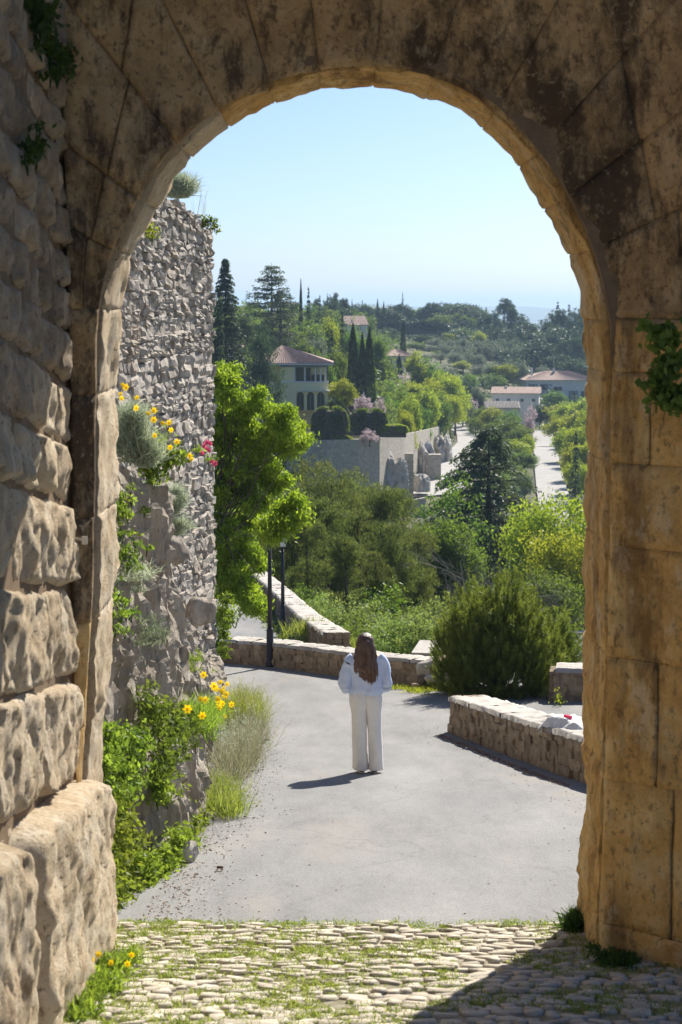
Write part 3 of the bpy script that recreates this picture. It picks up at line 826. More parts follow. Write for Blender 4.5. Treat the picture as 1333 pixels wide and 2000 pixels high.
own(broad(43, 9, 4.0, .25, ncl=480, per=40, m='yellowgreen', nb=14, trunk=.1), 1128, 1010, 100, 'lower yellow-green tree hard against the arch jamb', 'broadleaf_tree', s=.8)
own(broad(44, 9, 3.6, .25, ncl=600, per=40, m='green', nb=14, trunk=.15), 870, 990, 98, 'dark green leafy tree below the far road parapet', 'broadleaf_tree', s=.85)
own(broad(45, 8, 3.2, .22, ncl=380, per=40, m='green', nb=12, trunk=.15), 1060, 1100, 80, 'shaded green tree behind the big pine bush', 'broadleaf_tree', s=.9)
own(broad(46, 9, 3.0, .22, ncl=110, per=26, m='green', nb=7, trunk=.3, rc=.25), 888, 915, 120, 'open-crowned small tree in front of the pale far road', 'broadleaf_tree', s=.85)
pl = [(600, 878, 84, 3.0), (650, 905, 80, 2.8), (700, 925, 88, 2.9), (745, 935, 84, 2.4), (575, 940, 74, 2.6), (640, 965, 70, 2.3), (700, 985, 72, 2.3), (790, 965, 92, 2.5), (765, 1010, 70, 2.3), (820, 1030, 76, 2.3), (600, 1010, 66, 2.0), (675, 1040, 62, 2.0), (735, 1075, 60, 1.9)]
pinedesc = ['tallest of the brownish pines, by the lime-leaved tree', 'brownish pine next to the tallest one, straight below the hedges', 'brownish pine under the pale rock outcrop', 'brownish pine just left of the pale rock terrace', 'brownish pine rising behind the street lamp', 'brownish pine in the middle of the pine clump', 'brownish pine above the woman, mid clump', 'brownish pine touching the far road edge', 'brownish pine beside the dark green leafy tree', 'last brownish pine before the dark green leafy tree', 'brownish pine just above the second street lamp', 'low brownish pine above the leafy shrub bank', 'lowest brownish pine straight above the woman']
for i, (px, top, Y, r) in enumerate(pl):
    own(pine(60 + i, 8, r, ncl=560, per=40, leaf=.13, nb=20, lo=.2), px, top, Y, pinedesc[i], 'pine_tree')['group'] = 'brownish pines below the hedges'
# leafy shrub bank behind the low wall
sb = [(590, 1138, 52, 1.6), (640, 1150, 50, 1.6), (690, 1152, 48, 1.7), (760, 1125, 54, 1.6), (810, 1170, 48, 1.6), (620, 1200, 45.5, 1.3), (690, 1205, 44, 1.5), (760, 1195, 45, 1.5), (825, 1200, 44, 1.3), (560, 1170, 56, 1.2), (725, 1235, 43, 1.2), (870, 1150, 52, 1.5)]
sdesc = ['by the second street lamp', 'just beyond the sloping path wall', 'behind the woman, back of the bank', 'tallest, poking up in the bank middle', 'beside the big pine bush', 'over the dry grass by the path wall', 'just above the head of the woman', 'in the front row beside the woman', 'in the front next to the big pine bush', 'behind the lamp posts', 'closest to the low wall beside the woman', 'behind the big pine bush shoulder']
for i, (px, top, Y, r) in enumerate(sb):
    o = own(broad(80 + i, 4, r * 1.1, .115, ncl=300, per=38, m='shrub' if i % 3 else 'green', nb=10, trunk=.05, rc=.3), px, top, Y, 'pale green leafy shrub ' + sdesc[i], 'shrub', 'shrub')
    o['group'] = 'leafy shrub bank behind the low wall'
# dead grey tree
rng = rs(90); mb = MB()
_s = own(conifer(140, 24, 4.6, tiers=64, per=9, m='dark', nleaf=46, leaf=.36, droop=.45, rise=.2, power=.75), 440, 505, 215, 'tall dark blue spruce right beside the top of the rubble wall', 'spruce_tree', gz=-16)
p = at(955, 1130, 66); q = at(955, 985, 66)
hh = q.z - H(p.x, 66)
def twig(mb, b, d, L, r, lev):
    b = np.array(b); d = unit(np.array(d)[None])[0]
    e = b + d * L
    m_ = (b + e) / 2 + rng.normal(size=3) * .06 * L
    mb.tube([b, m_, e], [r, r * .8, r * .55], 4, False)
    if lev:
        for k in range(4):
            nd = d + rng.normal(size=3) * .55 + np.array([0, 0, .15])
            twig(mb, b + (e - b) * rng.uniform(.45, 1), nd, L * rng.uniform(.5, .75), r * .5, lev - 1)
twig(mb, (0, 0, 0), (0, 0, 1), hh * .42, .05, 4)
twig(mb, (.1, 0, 0), (-.1, 0, 1), hh * .40, .045, 4)
twig(mb, (.1, 0, hh * .1), (.5, 0, 1), hh * .33, .035, 4)
o = obj('bare_tree', mb.mesh('bare_tree', True), M['palebark'], loc=(p.x, 66, H(p.x, 66)))
tag(o, 'bare pale-branched dead tree in front of the drooping cedar', 'tree')

# big pine bush
def pinebush(name, px, top, Y, halfw, gz, seed, label, nsh=950):
    rng = rs(seed)
    p = at(px, top, Y); h = p.z - gz
    root = empty(name, (p.x, Y, gz)); tag(root, label, 'bush')
    d = unit(rng.normal(size=(nsh, 3))); d[:, 2] = np.abs(d[:, 2])
    lump = 1 + .16 * np.sin(d[:, 0] * 7 + 1) * np.cos(d[:, 1] * 6)
    rad = rng.uniform(.25, 1, nsh) ** .5 * lump
    base = np.stack([d[:, 0] * rad * halfw, d[:, 1] * rad * halfw, np.clip(np.abs(d[:, 2]) ** .9 * rad * h * .84 + rng.uniform(-.12, .10, nsh) * h, .03, None)], 1)
    ax = unit(d * .55 + np.array([0, 0, 1.0]) + rng.normal(size=(nsh, 3)) * .15)
    per = 46; sl_ = rng.uniform(.14, .34, nsh)
    sv = rng.uniform(0, .6, nsh)
    t = rng.uniform(0, 1, (nsh, per))
    C = base[:, None] + ax[:, None] * (t * sl_[:, None])[..., None]
    dr = ax[:, None] * 1.3 + rng.normal(size=(nsh, per, 3)) * .75
    C = C.reshape(-1, 3) + unit(dr.reshape(-1, 3)) * .035
    v = np.clip(sv[:, None] + t * .4, 0, 1).ravel()
    kid(root, obj('foliage', leafmesh('foliage', C, .10, .011, seed, dr.reshape(-1, 3), .2, v), M['pinebush'], root))
    mb = MB()
    for k in range(60):
        b = base[rng.randint(nsh)]
        mb.tube([(0, 0, 0), b * .5 + rng.normal(size=3) * .05, b], [.028, .016, .006], 4, False)
    kid(root, obj('stem', mb.mesh('stem'), M['bark'], root))
    return root
pinebush('pine_bush', 975, 1118, 32, 1.06, roadz(32) - .02, 101, 'big round spiky pine bush behind the low wall end', 2300)
pinebush('pine_bush', 1088, 1190, 33.5, .42, H(0, 33.5), 102, 'narrow spiky pine bush squeezed beside the lattice fence', 420)
pinebush('pine_bush', 893, 1180, 34.8, .38, H(0, 34.8), 103, 'small spiky pine bush at the shoulder of the big round one', 300)

# lime-leaved tree by the tall wall
def lime_tree():
    rng = rs(110); Y = 41
    root = empty('lime_leaved_tree', (at(392, 1300, Y).x, Y, H(-3, Y)))
    tag(root, 'bright lime-leaved tree spilling out beside the tall rubble wall', 'tree')
    o = np.array(root.location)
    cl = [(440,760,46,50),(450,820,60,55),(480,790,55,40),(520,840,60,55),(470,890,70,60),(540,870,60,45),(520,930,50,45),(450,960,60,60),(500,975,40,35),(575,840,28,26),(560,815,24,18),(470,1020,55,40),
          (520,1015,40,25),(555,985,34,16),(578,1003,16,10),(545,1010,26,18),(530,1040,14,16),(480,1070,40,35),(445,1060,38,60),(460,1120,34,34),(485,1160,16,26),(440,1160,24,40),(430,720,26,24),(436,1230,12,38),(590,850,14,20),(495,1100,30,26),(468,1130,28,30),(452,1185,18,34),(488,1065,26,26),(500,1180,10,16),(425,880,30,90),(430,1000,30,90)]
    blobs = []
    for px, py, rx, ry in cl:
        yy = Y + rng.uniform(-.9, .9) if not (px > 510 and py > 950) else 35.3 + rng.uniform(-.15, .15)
        p = np.array(at(px, py, yy)) - o
        for q_ in range(max(3, int(rx * ry / 330))):
            dd = unit(rng.normal(size=(1, 3)))[0] * rng.uniform(.3, .95)
            k_ = rng.uniform(6, 14) / F * Y
            blobs.append((p[0] + dd[0] * rx / F * Y, p[1] + dd[1] * .5, p[2] + dd[2] * ry / F * Y, k_ * 1.3, k_ * 1.3, k_ * .75))
    P, v, c = crown_points(blobs, 2600, 34, .10, rng, .1)
    P[:, 2] -= np.abs(rng.normal(size=len(P))) * .03
    D = np.tile([.0, 0, -1.0], (len(P), 1)) + rng.normal(size=(len(P), 3)) * .5
    kid(root, obj('crown', leafmesh('crown', P, .105, .038, 111, D, 1.0, v), M['lime'], root))
    mb = MB()
    mb.tube([(0, .2, -.3), (.05, .2, 1.5), (.15, .1, 3.2), (.2, 0, 4.8)], [.17, .14, .10, .06], 8)
    limbs(mb, (.1, .15, 2.2), [b[:3] for b in blobs[::4] if b[1] > -2], .035, rng)
    limbs(mb, (.15, .1, 3.2), [b[:3] for b in blobs[1::4] if b[1] > -2], .03, rng)
    limbs(mb, (.15, .1, 3.2), [b[:3] for b in blobs[1::3] if b[1] <= -2], .012, rng)
    kid(root, obj('trunk', mb.mesh('trunk', True), M['bark'], root))
lime_tree()

# undergrowth covering the far slopes
rng = rs(120)
def HnA(x, y):
    return np.concatenate([Hn(x[i:i + 5000], y[i:i + 5000]) for i in range(0, len(x), 5000)])
def scrub(name, n, m, label, ylo, yhi, ulo, uhi, rlo, rhi, per, leaf, seed, thr=None, tall=.7):
    rng = rs(seed)
    Yg = np.exp(rng.uniform(math.log(ylo), math.log(yhi), n)); ug = rng.uniform(ulo, uhi, n); xg = ug * Yg
    nz = np.array([mn.noise(Vector((x * .018 + seed, y * .018, 0))) for x, y in zip(xg, Yg)])
    rad = rng.uniform(rlo, rhi, n)
    keep = ~near_line(xg, Yg, ROAD1, 5.5) & ~near_line(xg, Yg, ROAD2, 4.6)
    keep &= ~((Yg > 185) & (Yg < 262) & (ug > .005) & (ug < .068))
    if thr is not None: keep &= (nz > thr[0]) & (nz < thr[1])
    xg, Yg, rad, nz = xg[keep], Yg[keep], rad[keep], nz[keep]
    zg = HnA(xg, Yg); k = len(xg)
    d = unit(rng.normal(size=(k, per, 3))); d[..., 2] = np.abs(d[..., 2])
    rr_ = rng.uniform(.6, 1.1, (k, per, 1))
    C = np.stack([xg, Yg, zg - .1], 1)[:, None] + d * rr_ * (rad[:, None, None] * np.array([1, 1, tall * 1.5]))
    v = np.clip(rng.uniform(0, .65, k)[:, None] + rng.uniform(0, .35, (k, per)), 0, 1).ravel()
    sz = np.repeat(rad ** .5 * leaf, per)[:, None]
    V, Q = leafquads(C.reshape(-1, 3), sz, sz * .6, rng)
    tag(obj(name, fmesh(name, V, Q, False, v), M[m]), label, 'undergrowth', kind='stuff')
scrub('undergrowth', 3600, 'green', 'green scrub covering the far slopes between the trees', 75, 720, -.17, .19, .8, 2.4, 26, .55, 121, (-.15, 2))
scrub('undergrowth', 2600, 'dark', 'dark scrub and low wood on the far slopes', 200, 720, -.17, .19, 1.2, 3.2, 28, .6, 122, (-2, .08), .9)
scrub('undergrowth', 2400, 'olive', 'silvery scrub among the far trees', 140, 700, -.17, .19, .6, 1.6, 22, .5, 123, (-.3, .3))
scrub('dry_grass', 3400, 'grass', 'dry yellowish grass patches of the far slopes', 100, 720, -.17, .19, .6, 2.0, 14, .5, 124, (.02, 2), .25)
scrub('woodland', 800, 'dark', 'dark far-off wood massed on the ridge behind the skyline pines', 620, 760, -.08, .19, 2.2, 5.6, 130, .36, 125, None, .8)
scrub('woodland', 260, 'green', 'dull green far-off wood behind the villa', 290, 560, -.075, .03, 2.5, 5, 160, .30, 126, None, .9)
scrub('woodland', 70, 'dark', 'dark blue wood massed behind the pale houses', 540, 640, .09, .19, 5, 8.5, 420, .28, 127, None, .8)

# ------------------------------------------------------------------ far roads
def polyroad(name, line, w, m, dz=.12):
    L = [np.array(p) for p in line]
    P = []
    for i in range(len(L) - 1):
        for k in range(8): P.append(L[i] + (L[i + 1] - L[i]) * k / 8)
    P.append(L[-1]); V = []; Q = []
    for i, p in enumerate(P):
        d = P[min(i + 1, len(P) - 1)] - P[max(i - 1, 0)]; d = d / np.linalg.norm(d); nn = np.array([d[1], -d[0]])
        ww = w(p[1]) if callable(w) else w
        zc = max(H(p[0] + nn[0] * s, p[1] + nn[1] * s) for s in (-ww / 2, 0, ww / 2)) + dz
        for s in (-.5, -.25, 0, .25, .5):
            q = p + nn * ww * s
            V.append((q[0], q[1], zc + .25))
    for i in range(len(P) - 1):
        for k in range(4): Q.append((i*5+k, i*5+k+1, (i+1)*5+k+1, (i+1)*5+k))
    return tag(obj(name, fmesh(name, V, Q, True), m), kind='structure')
polyroad('far_road', ROAD1, lambda y: 9.0 if y < 275 else 6.0, M['farroad'], .0)
polyroad('valley_road', ROAD2, 4.4, M['farroad'])

# ------------------------------------------------------------------ far buildings
def house(name, px0, px1, base, eave, ridge, Y, depth, m, label, cat='house', rot=0, gable=False, ov=.5, windows=(), doors=(), chim=()):
    p0 = at(px0, base, Y); p1 = at(px1, base, Y); ze = at(px0, eave, Y).z; zr = at(px0, ridge, Y).z
    w = p1.x - p0.x; h = ze - p0.z; rh = zr - ze
    root = empty(name, ((p0.x + p1.x) / 2, Y, p0.z), rot); tag(root, label, cat)
    hw = w / 2
    mb = MB(); mb.box(-hw, 0, -3, hw, depth, h)
    if gable:
        mb.add([(hw, 0, h), (hw, depth, h), (hw, depth / 2, h + rh - .15), (hw - .2, depth / 2, h + rh - .15), (-hw, 0, h), (-hw, depth, h), (-hw, depth / 2, h + rh - .15), (-hw + .2, depth / 2, h + rh - .15)], [(0, 1, 2, 2), (5, 4, 6, 6)])
    obj('wall', mb, m, root)
    mb = MB(); t = .18
    a = ov
    if gable: rd = [(-hw - a, depth / 2, h + rh), (hw + a, depth / 2, h + rh)]
    else: rd = [(-max(hw - depth * .5, hw * .15), depth / 2, h + rh), (max(hw - depth * .5, hw * .15), depth / 2, h + rh)]
    E = [(-hw - a, -a, h), (hw + a, -a, h), (hw + a, depth + a, h), (-hw - a, depth + a, h)]
    V = E + rd + [(x, y, z - t) for x, y, z in E]
    mb.add(V, [(0, 1, 5, 4), (2, 3, 4, 5), (1, 2, 5, 5), (3, 0, 4, 4), (6, 7, 1, 0), (7, 8, 2, 1), (8, 9, 3, 2), (9, 6, 0, 3), (9, 8, 7, 6)])
    rf = obj('roof', mb, M['roof'], root)
    mb = MB()
    # tile rows as ridged strips running down the front slope
    nrow = max(6, int(w / .45)); 
    for k in range(nrow + 1):
        f = k / nrow
        x0 = -hw - a + f * (w + 2 * a); x1 = rd[0][0] + f * (rd[1][0] - rd[0][0])
        mb.tube([(x0, -a, h + .02), (x1, depth / 2, h + rh + .02)], .07, 4, False)
    rt = obj('ridge_tiles', mb, M['roof'], rf); rt['kind'] = 'stuff'
    for (cx, ch) in chim:
        mb = MB(); mb.box(cx * hw - .3, depth * .4, h + rh * .5, cx * hw + .3, depth * .4 + .6, h + rh + ch)
        obj('chimney', mb, M['paleplaster'], rf)
    for (x, z, ww, wh, kind) in windows:
        X = x * hw; Z = z * h
        mb = MB(); mb.box(X - ww / 2, -.06, Z, X + ww / 2, .05, Z + wh)
        for dx in (-ww / 2, ww / 2 - .08): mb.box(X + dx, -.12, Z, X + dx + .08, -.061, Z + wh)
        mb.box(X - ww / 2, -.12, Z + wh - .08, X + ww / 2, -.062, Z + wh); mb.box(X - ww / 2 - .1, -.16, Z - .1, X + ww / 2 + .1, -.063, Z - .005)
        fr = obj('window', mb, M['white'], root)
        mb = MB(); mb.box(X - ww / 2 + .09, -.075, Z + .04, X - .03, -.062, Z + wh - .09); mb.box(X + .03, -.075, Z + .04, X + ww / 2 - .09, -.062, Z + wh - .09)
        obj('pane', mb, M['window'], fr)
        if kind == 's':
            for sgn in (-1, 1):
                mb = MB(); cx = X + sgn * (ww * .78); mb.box(cx - ww * .24, -.08, Z, cx + ww * .24, -.005, Z + wh); obj('shutter', mb, M['shutter'], root)
    return root

house('long_farmhouse', 962, 1052, 812, 768, 757, 430, 9, M['paleplaster'], 'long pale farmhouse with a row of four small upper windows', gable=True, rot=R(-8), ov=.35,
      windows=[(-.78, .62, .9, .8, ''), (-.3, .62, .9, .8, ''), (.28, .62, .9, .8, ''), (.78, .62, .9, .8, ''), (-.55, .12, 1, 1.3, ''), (.1, .12, 1, 1.3, '')], chim=[(-.45, .2)])
house('hillside_house', 1028, 1165, 785, 742, 726, 490, 12, M['paleplaster'], 'large pale house with grey shutters and low tiled roof above the farmhouse', rot=R(6), ov=.6,
      windows=[(-.82, .55, 1.2, 1.6, 's'), (-.5, .55, 1.1, 1.6, 's'), (-.1, .5, 2.4, 1.2, ''), (.35, .2, 1.2, 1.8, 's'), (.62, .2, 1.2, 1.8, ''), (-.1, .08, 2.2, 1.6, '')], chim=[(-.75, .9), (-.1, .8)])
house('pink_roofed_house', 748, 806, 722, 695, 683, 430, 8, M['paleplaster'], 'small pale house with a washed pink roof below a lone cypress', rot=R(4), ov=.7,
      windows=[(-.5, .4, 1, 1.3, ''), (.05, .4, 1, 1.3, ''), (.6, .3, 1.2, 1.5, '')])
house('upper_house', 678, 718, 652, 634, 617, 430, 9, M['paleplaster'], 'pale house with a single-pitch roof high behind the three cypresses', rot=R(10), gable=True, ov=.3, windows=[(.2, .3, .9, 1.1, '')])
house('left_annexe', 432, 470, 720, 676, 668, 262, 6, M['plaster'], 'cream outbuilding half hidden between spruce and dark pine', gable=False, ov=.3, windows=[(.1, .55, .8, 1.0, '')])
house('garden_shed', 800, 842, 765, 757, 748, 400, 5, M['shutter'], 'dark little gabled shed roof among the fresh green trees', gable=False, ov=.3)
# striped lean-to roof in front of the farmhouse
p0 = at(950, 797, 418); p1 = at(1014, 797, 418)
root = empty('lean_to', ((p0.x + p1.x) / 2, 418, H(p0.x, 418))); tag(root, 'low lean-to with a ribbed red tile roof in front of the farmhouse', 'shed')
w = (p1.x - p0.x) / 2; zt = p0.z - root.location.z
mb = MB(); mb.box(-w, 0, -1, w, 3, zt - .1); obj('wall', mb, M['paleplaster'], root)
mb = MB(); mb.hexa([(-w - .3, -.4, zt - .1), (w + .3, -.4, zt - .1), (w + .3, 3, zt + 1.2), (-w - .3, 3, zt + 1.2), (-w - .3, -.4, zt), (w + .3, -.4, zt), (w + .3, 3, zt + 1.35), (-w - .3, 3, zt + 1.35)])
rf = obj('roof', mb, M['roof'], root)
mb = MB()
for k in range(24):
    x = -w + 2 * w * k / 23; mb.tube([(x, -.45, zt + .05), (x, 3, zt + 1.4)], .11, 4, False)
rt = obj('ridge_tiles', mb, M['coping'], rf); rt['kind'] = 'stuff'

# villa
def villa():
    Y = 240; s = Y / F
    p = at(576, 800, Y); q = at(641, 800, Y)
    zt = p.z
    def X(px): return (px - 608.5) * s
    def Z(py): return (800 - py) * s * 1.008
    root = empty('villa', ((p.x + q.x) / 2, Y, zt)); tag(root, 'cream two-storey villa with three arches below and a glazed upper loggia', 'house')
    x0, x1 = X(548), X(641)
    mb = MB()
    D = 8.5
    mb.box(x0 - 3, 2.2, -3, x1 - .25, D, Z(712))                   # set-back body
    mb.box(x0 - 3, .0, Z(764), x1, 2.2, Z(748))                    # band between storeys
    mb.box(x0 - 3, .0, -3, X(582), 2.2, Z(764) - .002)
    mb.box(x0, .02, Z(748) + .002, X(575), 2.2, Z(714))
    obj('wall', mb, M['plaster'], root)
    # arcade: plate with three arched openings
    mb = MB()
    cx = [X(587), X(607), X(627)]; hw = .48; spr = Z(775); top = Z(764) - .004
    edges = [X(582)] + [(cx[0] + cx[1]) / 2, (cx[1] + cx[2]) / 2] + [x1]
    for i, c in enumerate(cx):
        l, r = edges[i], edges[i + 1]
        arc = [(c - hw * math.cos(math.pi * k / 10), spr + .62 * math.sin(math.pi * k / 10)) for k in range(11)]
        poly = [(c - hw, -.2)] + arc + [(c + hw, -.2)]
        outer = [(l, -.2)] + [(l + (r - l) * k / 10, top) for k in range(11)] + [(r, -.2)]
        V = []; Q = []
        for (a, b), (d, e) in zip(poly, outer):
            V += [(a, 0, b), (d, 0, e), (a, .35, b), (d, .35, e)]
        for k in range(len(poly) - 1):
            b = k * 4; Q += [(b, b + 4, b + 5, b + 1), (b + 2, b + 3, b + 7, b + 6), (b, b + 2, b + 6, b + 4)]
        mb.add(V, Q)
    obj('arcade', mb, M['plaster'], root)
    for c in cx:
        mb = MB(); mb.box(c - hw, .36, -.1, c + hw, .42, spr + .7); obj('arched_window', mb, M['window'], root)
        mb = MB(); mb.box(c - .03, .33, -.1, c + .03, .355, spr + .6); obj('mullion', mb, M['shutter'], root)
    mb = MB(); mb.box(X(582), -.9, Z(764) + .003, x1 + .3, .0 - .003, Z(764) + .12); obj('awning', mb, M['white'], root)
    mb = MB(); mb.box(x0, -.06, Z(748) + .003, x1 + .1, .2, Z(745)); obj('parapet', mb, M['white'], root)
    for px in (596, 617, 627, 637, 576):
        mb = MB(); mb.box(X(px) - .09, .03, Z(745) + .003, X(px) + .09, .25, Z(718)); obj('column', mb, M['white'], root)
    for a, b, m in ((598, 607, 'window'), (608, 615, 'plaster'), (616.5, 619, 'window'), (619.5, 625, 'plaster'), (628, 635, 'plaster'), (578, 594, 'window'), (636, 640, 'window')):
        mb = MB(); mb.box(X(a), 1.0, Z(747), X(b), 1.1, Z(719)); obj('glazing', mb, M[m], root)
    mb = MB(); mb.box(x0, .0, Z(718) + .003, x1 + .05, 2.0, Z(711)); obj('lintel', mb, M['shutter'], root)
    for px in (603, 612, 622, 631):
        mb = MB(); mb.box(X(px) - .2, .4, Z(746), X(px) + .2, .8, Z(737)); mb.box(X(px) - .2, .75, Z(737) + .002, X(px) + .2, .8, Z(733)); obj('chair_back', mb, M['iron'], root)
    mb = MB(); h = Z(710); a = .7
    E = [(x0 - 3.5, -a, h), (x1 + a, -a, h), (x1 + a, D + a, h), (x0 - 3.5, D + a, h)]
    rd = [(X(548), D / 2, Z(679)), (X(556), D / 2, Z(679))]
    V = E + rd + [(x, y, z - .22) for x, y, z in E]
    mb.add(V, [(0, 1, 5, 4), (2, 3, 4, 5), (1, 2, 5, 5), (3, 0, 4, 4), (6, 7, 1, 0), (7, 8, 2, 1), (8, 9, 3, 2), (9, 6, 0, 3), (9, 8, 7, 6)])
    rf = obj('roof', mb, M['roof'], root)
    mb = MB()
    for k in range(34):
        f = k / 33; xa = E[0][0] + f * (E[1][0] - E[0][0]); xb = rd[0][0] + f * (rd[1][0] - rd[0][0])
        mb.tube([(xa, -a, h + .02), (xb, D / 2, Z(679) + .02)], .07, 4, False)
    rt = obj('ridge_tiles', mb, M['roof'], rf); rt['kind'] = 'stuff'
    mb = MB(); mb.box(E[0][0], -a - .06, h - .23, x1 + a + .05, -a - .003, h - .08); obj('gutter', mb, M['white'], root)
villa()

# parked vehicles at the villa corner, hardly seen: one dark car with pale roof
p = at(650, 801, 243)
def car(name, px, py, Y, m, label, rz):
    p = at(px, py, Y); root = empty(name, (p.x, Y, p.z), rz); tag(root, label, 'car')
    prof = [(-2, .3), (-2.05, .75), (-1.5, .9), (-.9, 1.42), (.6, 1.45), (1.2, .95), (2, .8), (2.05, .35)]
    mb = MB(); mb.loft([[(x, yy * (.8 if z > 1 else .85), z) for x, z in prof] for yy in (-1, -.9, .9, 1)])
    obj('body', mb, m, root)
    mb = MB(); mb.box(-.85, -.78, .98, .75, .78, 1.36); obj('window', mb, M['window'], root)
    for x in (-1.3, 1.3):
        for yy in (-.85, .7):
            mb = MB(); mb.tube([(x, yy, .32), (x, yy + .18, .32)], .32, 10); obj('wheel', mb, M['iron'], root)
car('parked_car', 647, 798, 243, plain('silver_car_paint', (.5,.52,.55), .3, .3), 'silver car parked at the villa corner', R(80))
car('parked_car', 665, 799, 244, plain('blue_car_paint', (.04,.08,.2), .3, .1), 'dark blue car parked under the yellow-leaved tree', R(10))

# clipped hedges
def hedge(name, px0, px1, top, base, Y, dy, label, m='green', n=9000, leaf=.22, seed=0, rnd=2.2):
    a = at(px0, base, Y); b = at(px1, base, Y); h = at(px0, top, Y).z - a.z; w = (b.x - a.x) / 2
    root = empty(name, ((a.x + b.x) / 2, Y, a.z)); tag(root, label, 'hedge')
    rng = rs(200 + seed)
    d = unit(rng.normal(size=(n, 3))); d[:, 2] = np.abs(d[:, 2])
    e = np.sign(d) * np.abs(d) ** (1 / rnd)
    q = (np.abs(e) ** 2.8).sum(-1, keepdims=True) ** (1 / 2.8)
    e = e / q * rng.uniform(.93, 1.02, (n, 1))
    C = e * np.array([w, dy, h])
    kid(root, obj('foliage', leafmesh('foliage', C, leaf, leaf * .6, seed), M[m], root))
    mb = MB(); mb.box(-w * .8, -dy * .8, -.5, w * .8, dy * .8, h * .8)
    kid(root, obj('stem', mb, M['bark'], root))
    return root
hedge('clipped_hedge', 607, 684, 792, 845, 232, 1.6, 'rounded clipped hedge directly below the villa arches', m='green', seed=1)
hedge('clipped_hedge', 684, 760, 796, 842, 237, 1.6, 'rounded clipped hedge below the pale flowering bush', m='green', seed=2)
hedge('hill_hedge', 716, 880, 627, 650, 600, 2, 'long dark clipped hedge running under the skyline pines', m='cypress', n=9000, leaf=.6, seed=3)
hedge('bank_plants', 590, 690, 848, 862, 231, 1.0, 'low trailing plants along the top of the far retaining wall', m='yellowgreen', n=5000, leaf=.2, seed=4)
hedge('bank_plants', 735, 800, 828, 846, 236, 1.0, 'golden low plants at the bend of the far retaining wall', m='yellowgreen', n=3500, leaf=.2, seed=5)
# obelisk near hedges
p = at(711, 800, 241); mb = MB(); mb.tube([(0, 0, 0), (0, 0, 1.6), (0, 0, 2.4)], [.35, .28, .05], 6)
tag(obj('stone_obelisk', mb, M['coping'], loc=(p.x, 241, p.z)), 'small pale stone obelisk between the clipped hedges and cypresses', 'ornament')

# far retaining wall
def farwall(name, pts, label, m='farwall', th=1.0):
    """pts: (px, top, bottom, Y)"""
    mb = MB(); 
    P = []
    for px, t, b, Y in pts: P.append((at(px, t, Y), at(px, b, Y)))
    for (ta, ba), (tb, bb) in zip(P[:-1], P[1:]):
        n_s = 6
        mb.hexa([(ba.x, ba.y, ba.z - 2), (bb.x, bb.y, bb.z - 2), (bb.x, bb.y + th, bb.z - 2), (ba.x, ba.y + th, ba.z - 2), (ta.x, ta.y, ta.z), (tb.x, tb.y, tb.z), (tb.x, tb.y + th, tb.z), (ta.x, ta.y + th, ta.z)])
    return tag(obj(name, mb, M[m]), label, 'wall')
farwall('retaining_wall', [(560, 862, 945, 226), (640, 860, 945, 228), (700, 858, 945, 231), (742, 854, 945, 236)], 'long grey retaining wall below the clipped hedges')
farwall('retaining_wall', [(742, 856, 935, 237), (790, 848, 915, 256), (830, 840, 885, 295), (866, 832, 860, 350)], 'receding retaining wall leading up to the road bend')
farwall('road_parapet', [(770, 985, 1000, 226), (800, 978, 996, 228), (832, 972, 994, 230)], 'short stone parapet at the edge of the pale far road')
farwall('gate_pier', [(791, 886, 945, 246), (808, 886, 945, 246)], 'square stone pier beside the pale rock outcrop', th=1.4)
farwall('stone_hut', [(838, 888, 912, 276), (862, 888, 912, 276)], 'small square stone hut by the bend of the far road', th=2)

def rock(name, px0, px1, top, base, Y, dy, seed, label, m='palerock', nu=46, nv=22, rough=.35):
    a = at(px0, base, Y); b = at(px1, base, Y); h = at(px0, top, Y).z - a.z; w = (b.x - a.x) / 2; cx = (a.x + b.x) / 2
    def fn(u, v):
        th = u * 2 * math.pi; ph = v * math.pi / 2
        x = math.cos(th) * math.cos(ph) ** .5; y = math.sin(th) * math.cos(ph) ** .5; z = math.sin(ph)
        k = 1 + rough * fbm((x * 1.6 + seed, y * 1.6, z * 1.2), 1.0, 5)
        return (x * w * k, y * dy * k, z ** .8 * h * (.7 + .3 * k + .25 * fbm((x * 2.2 + seed, y, 3), 1.5, 3)) - .3 * (v == 0) * h)
    return tag(obj(name, grid_mesh(name, nu, nv, fn, False), M[m], loc=(cx, Y, a.z)), label, 'rock')
rock('rock_outcrop', 668, 740, 906, 958, 240, 1.8, 1, 'pale broken rock ledge under the long retaining wall', rough=.34, nu=60, nv=30)
rock('rock_outcrop', 722, 800, 892, 956, 244, 2.2, 14, 'largest pale rock outcrop, next to the square stone pier', rough=.34, nu=60, nv=30)
rock('rock_outcrop', 808, 850, 868, 915, 285, 4, 5, 'craggy dark rocks climbing beside the far road bend', rough=.42, nu=60, nv=30)
rock('rock_outcrop', 848, 880, 852, 890, 310, 4, 25, 'small craggy rocks highest beside the far road bend', rough=.42, nu=50, nv=26)
rock('rock_outcrop', 806, 842, 928, 952, 252, 1.8, 9, 'low sandy rock heap between stone pier and far road', rough=.3)

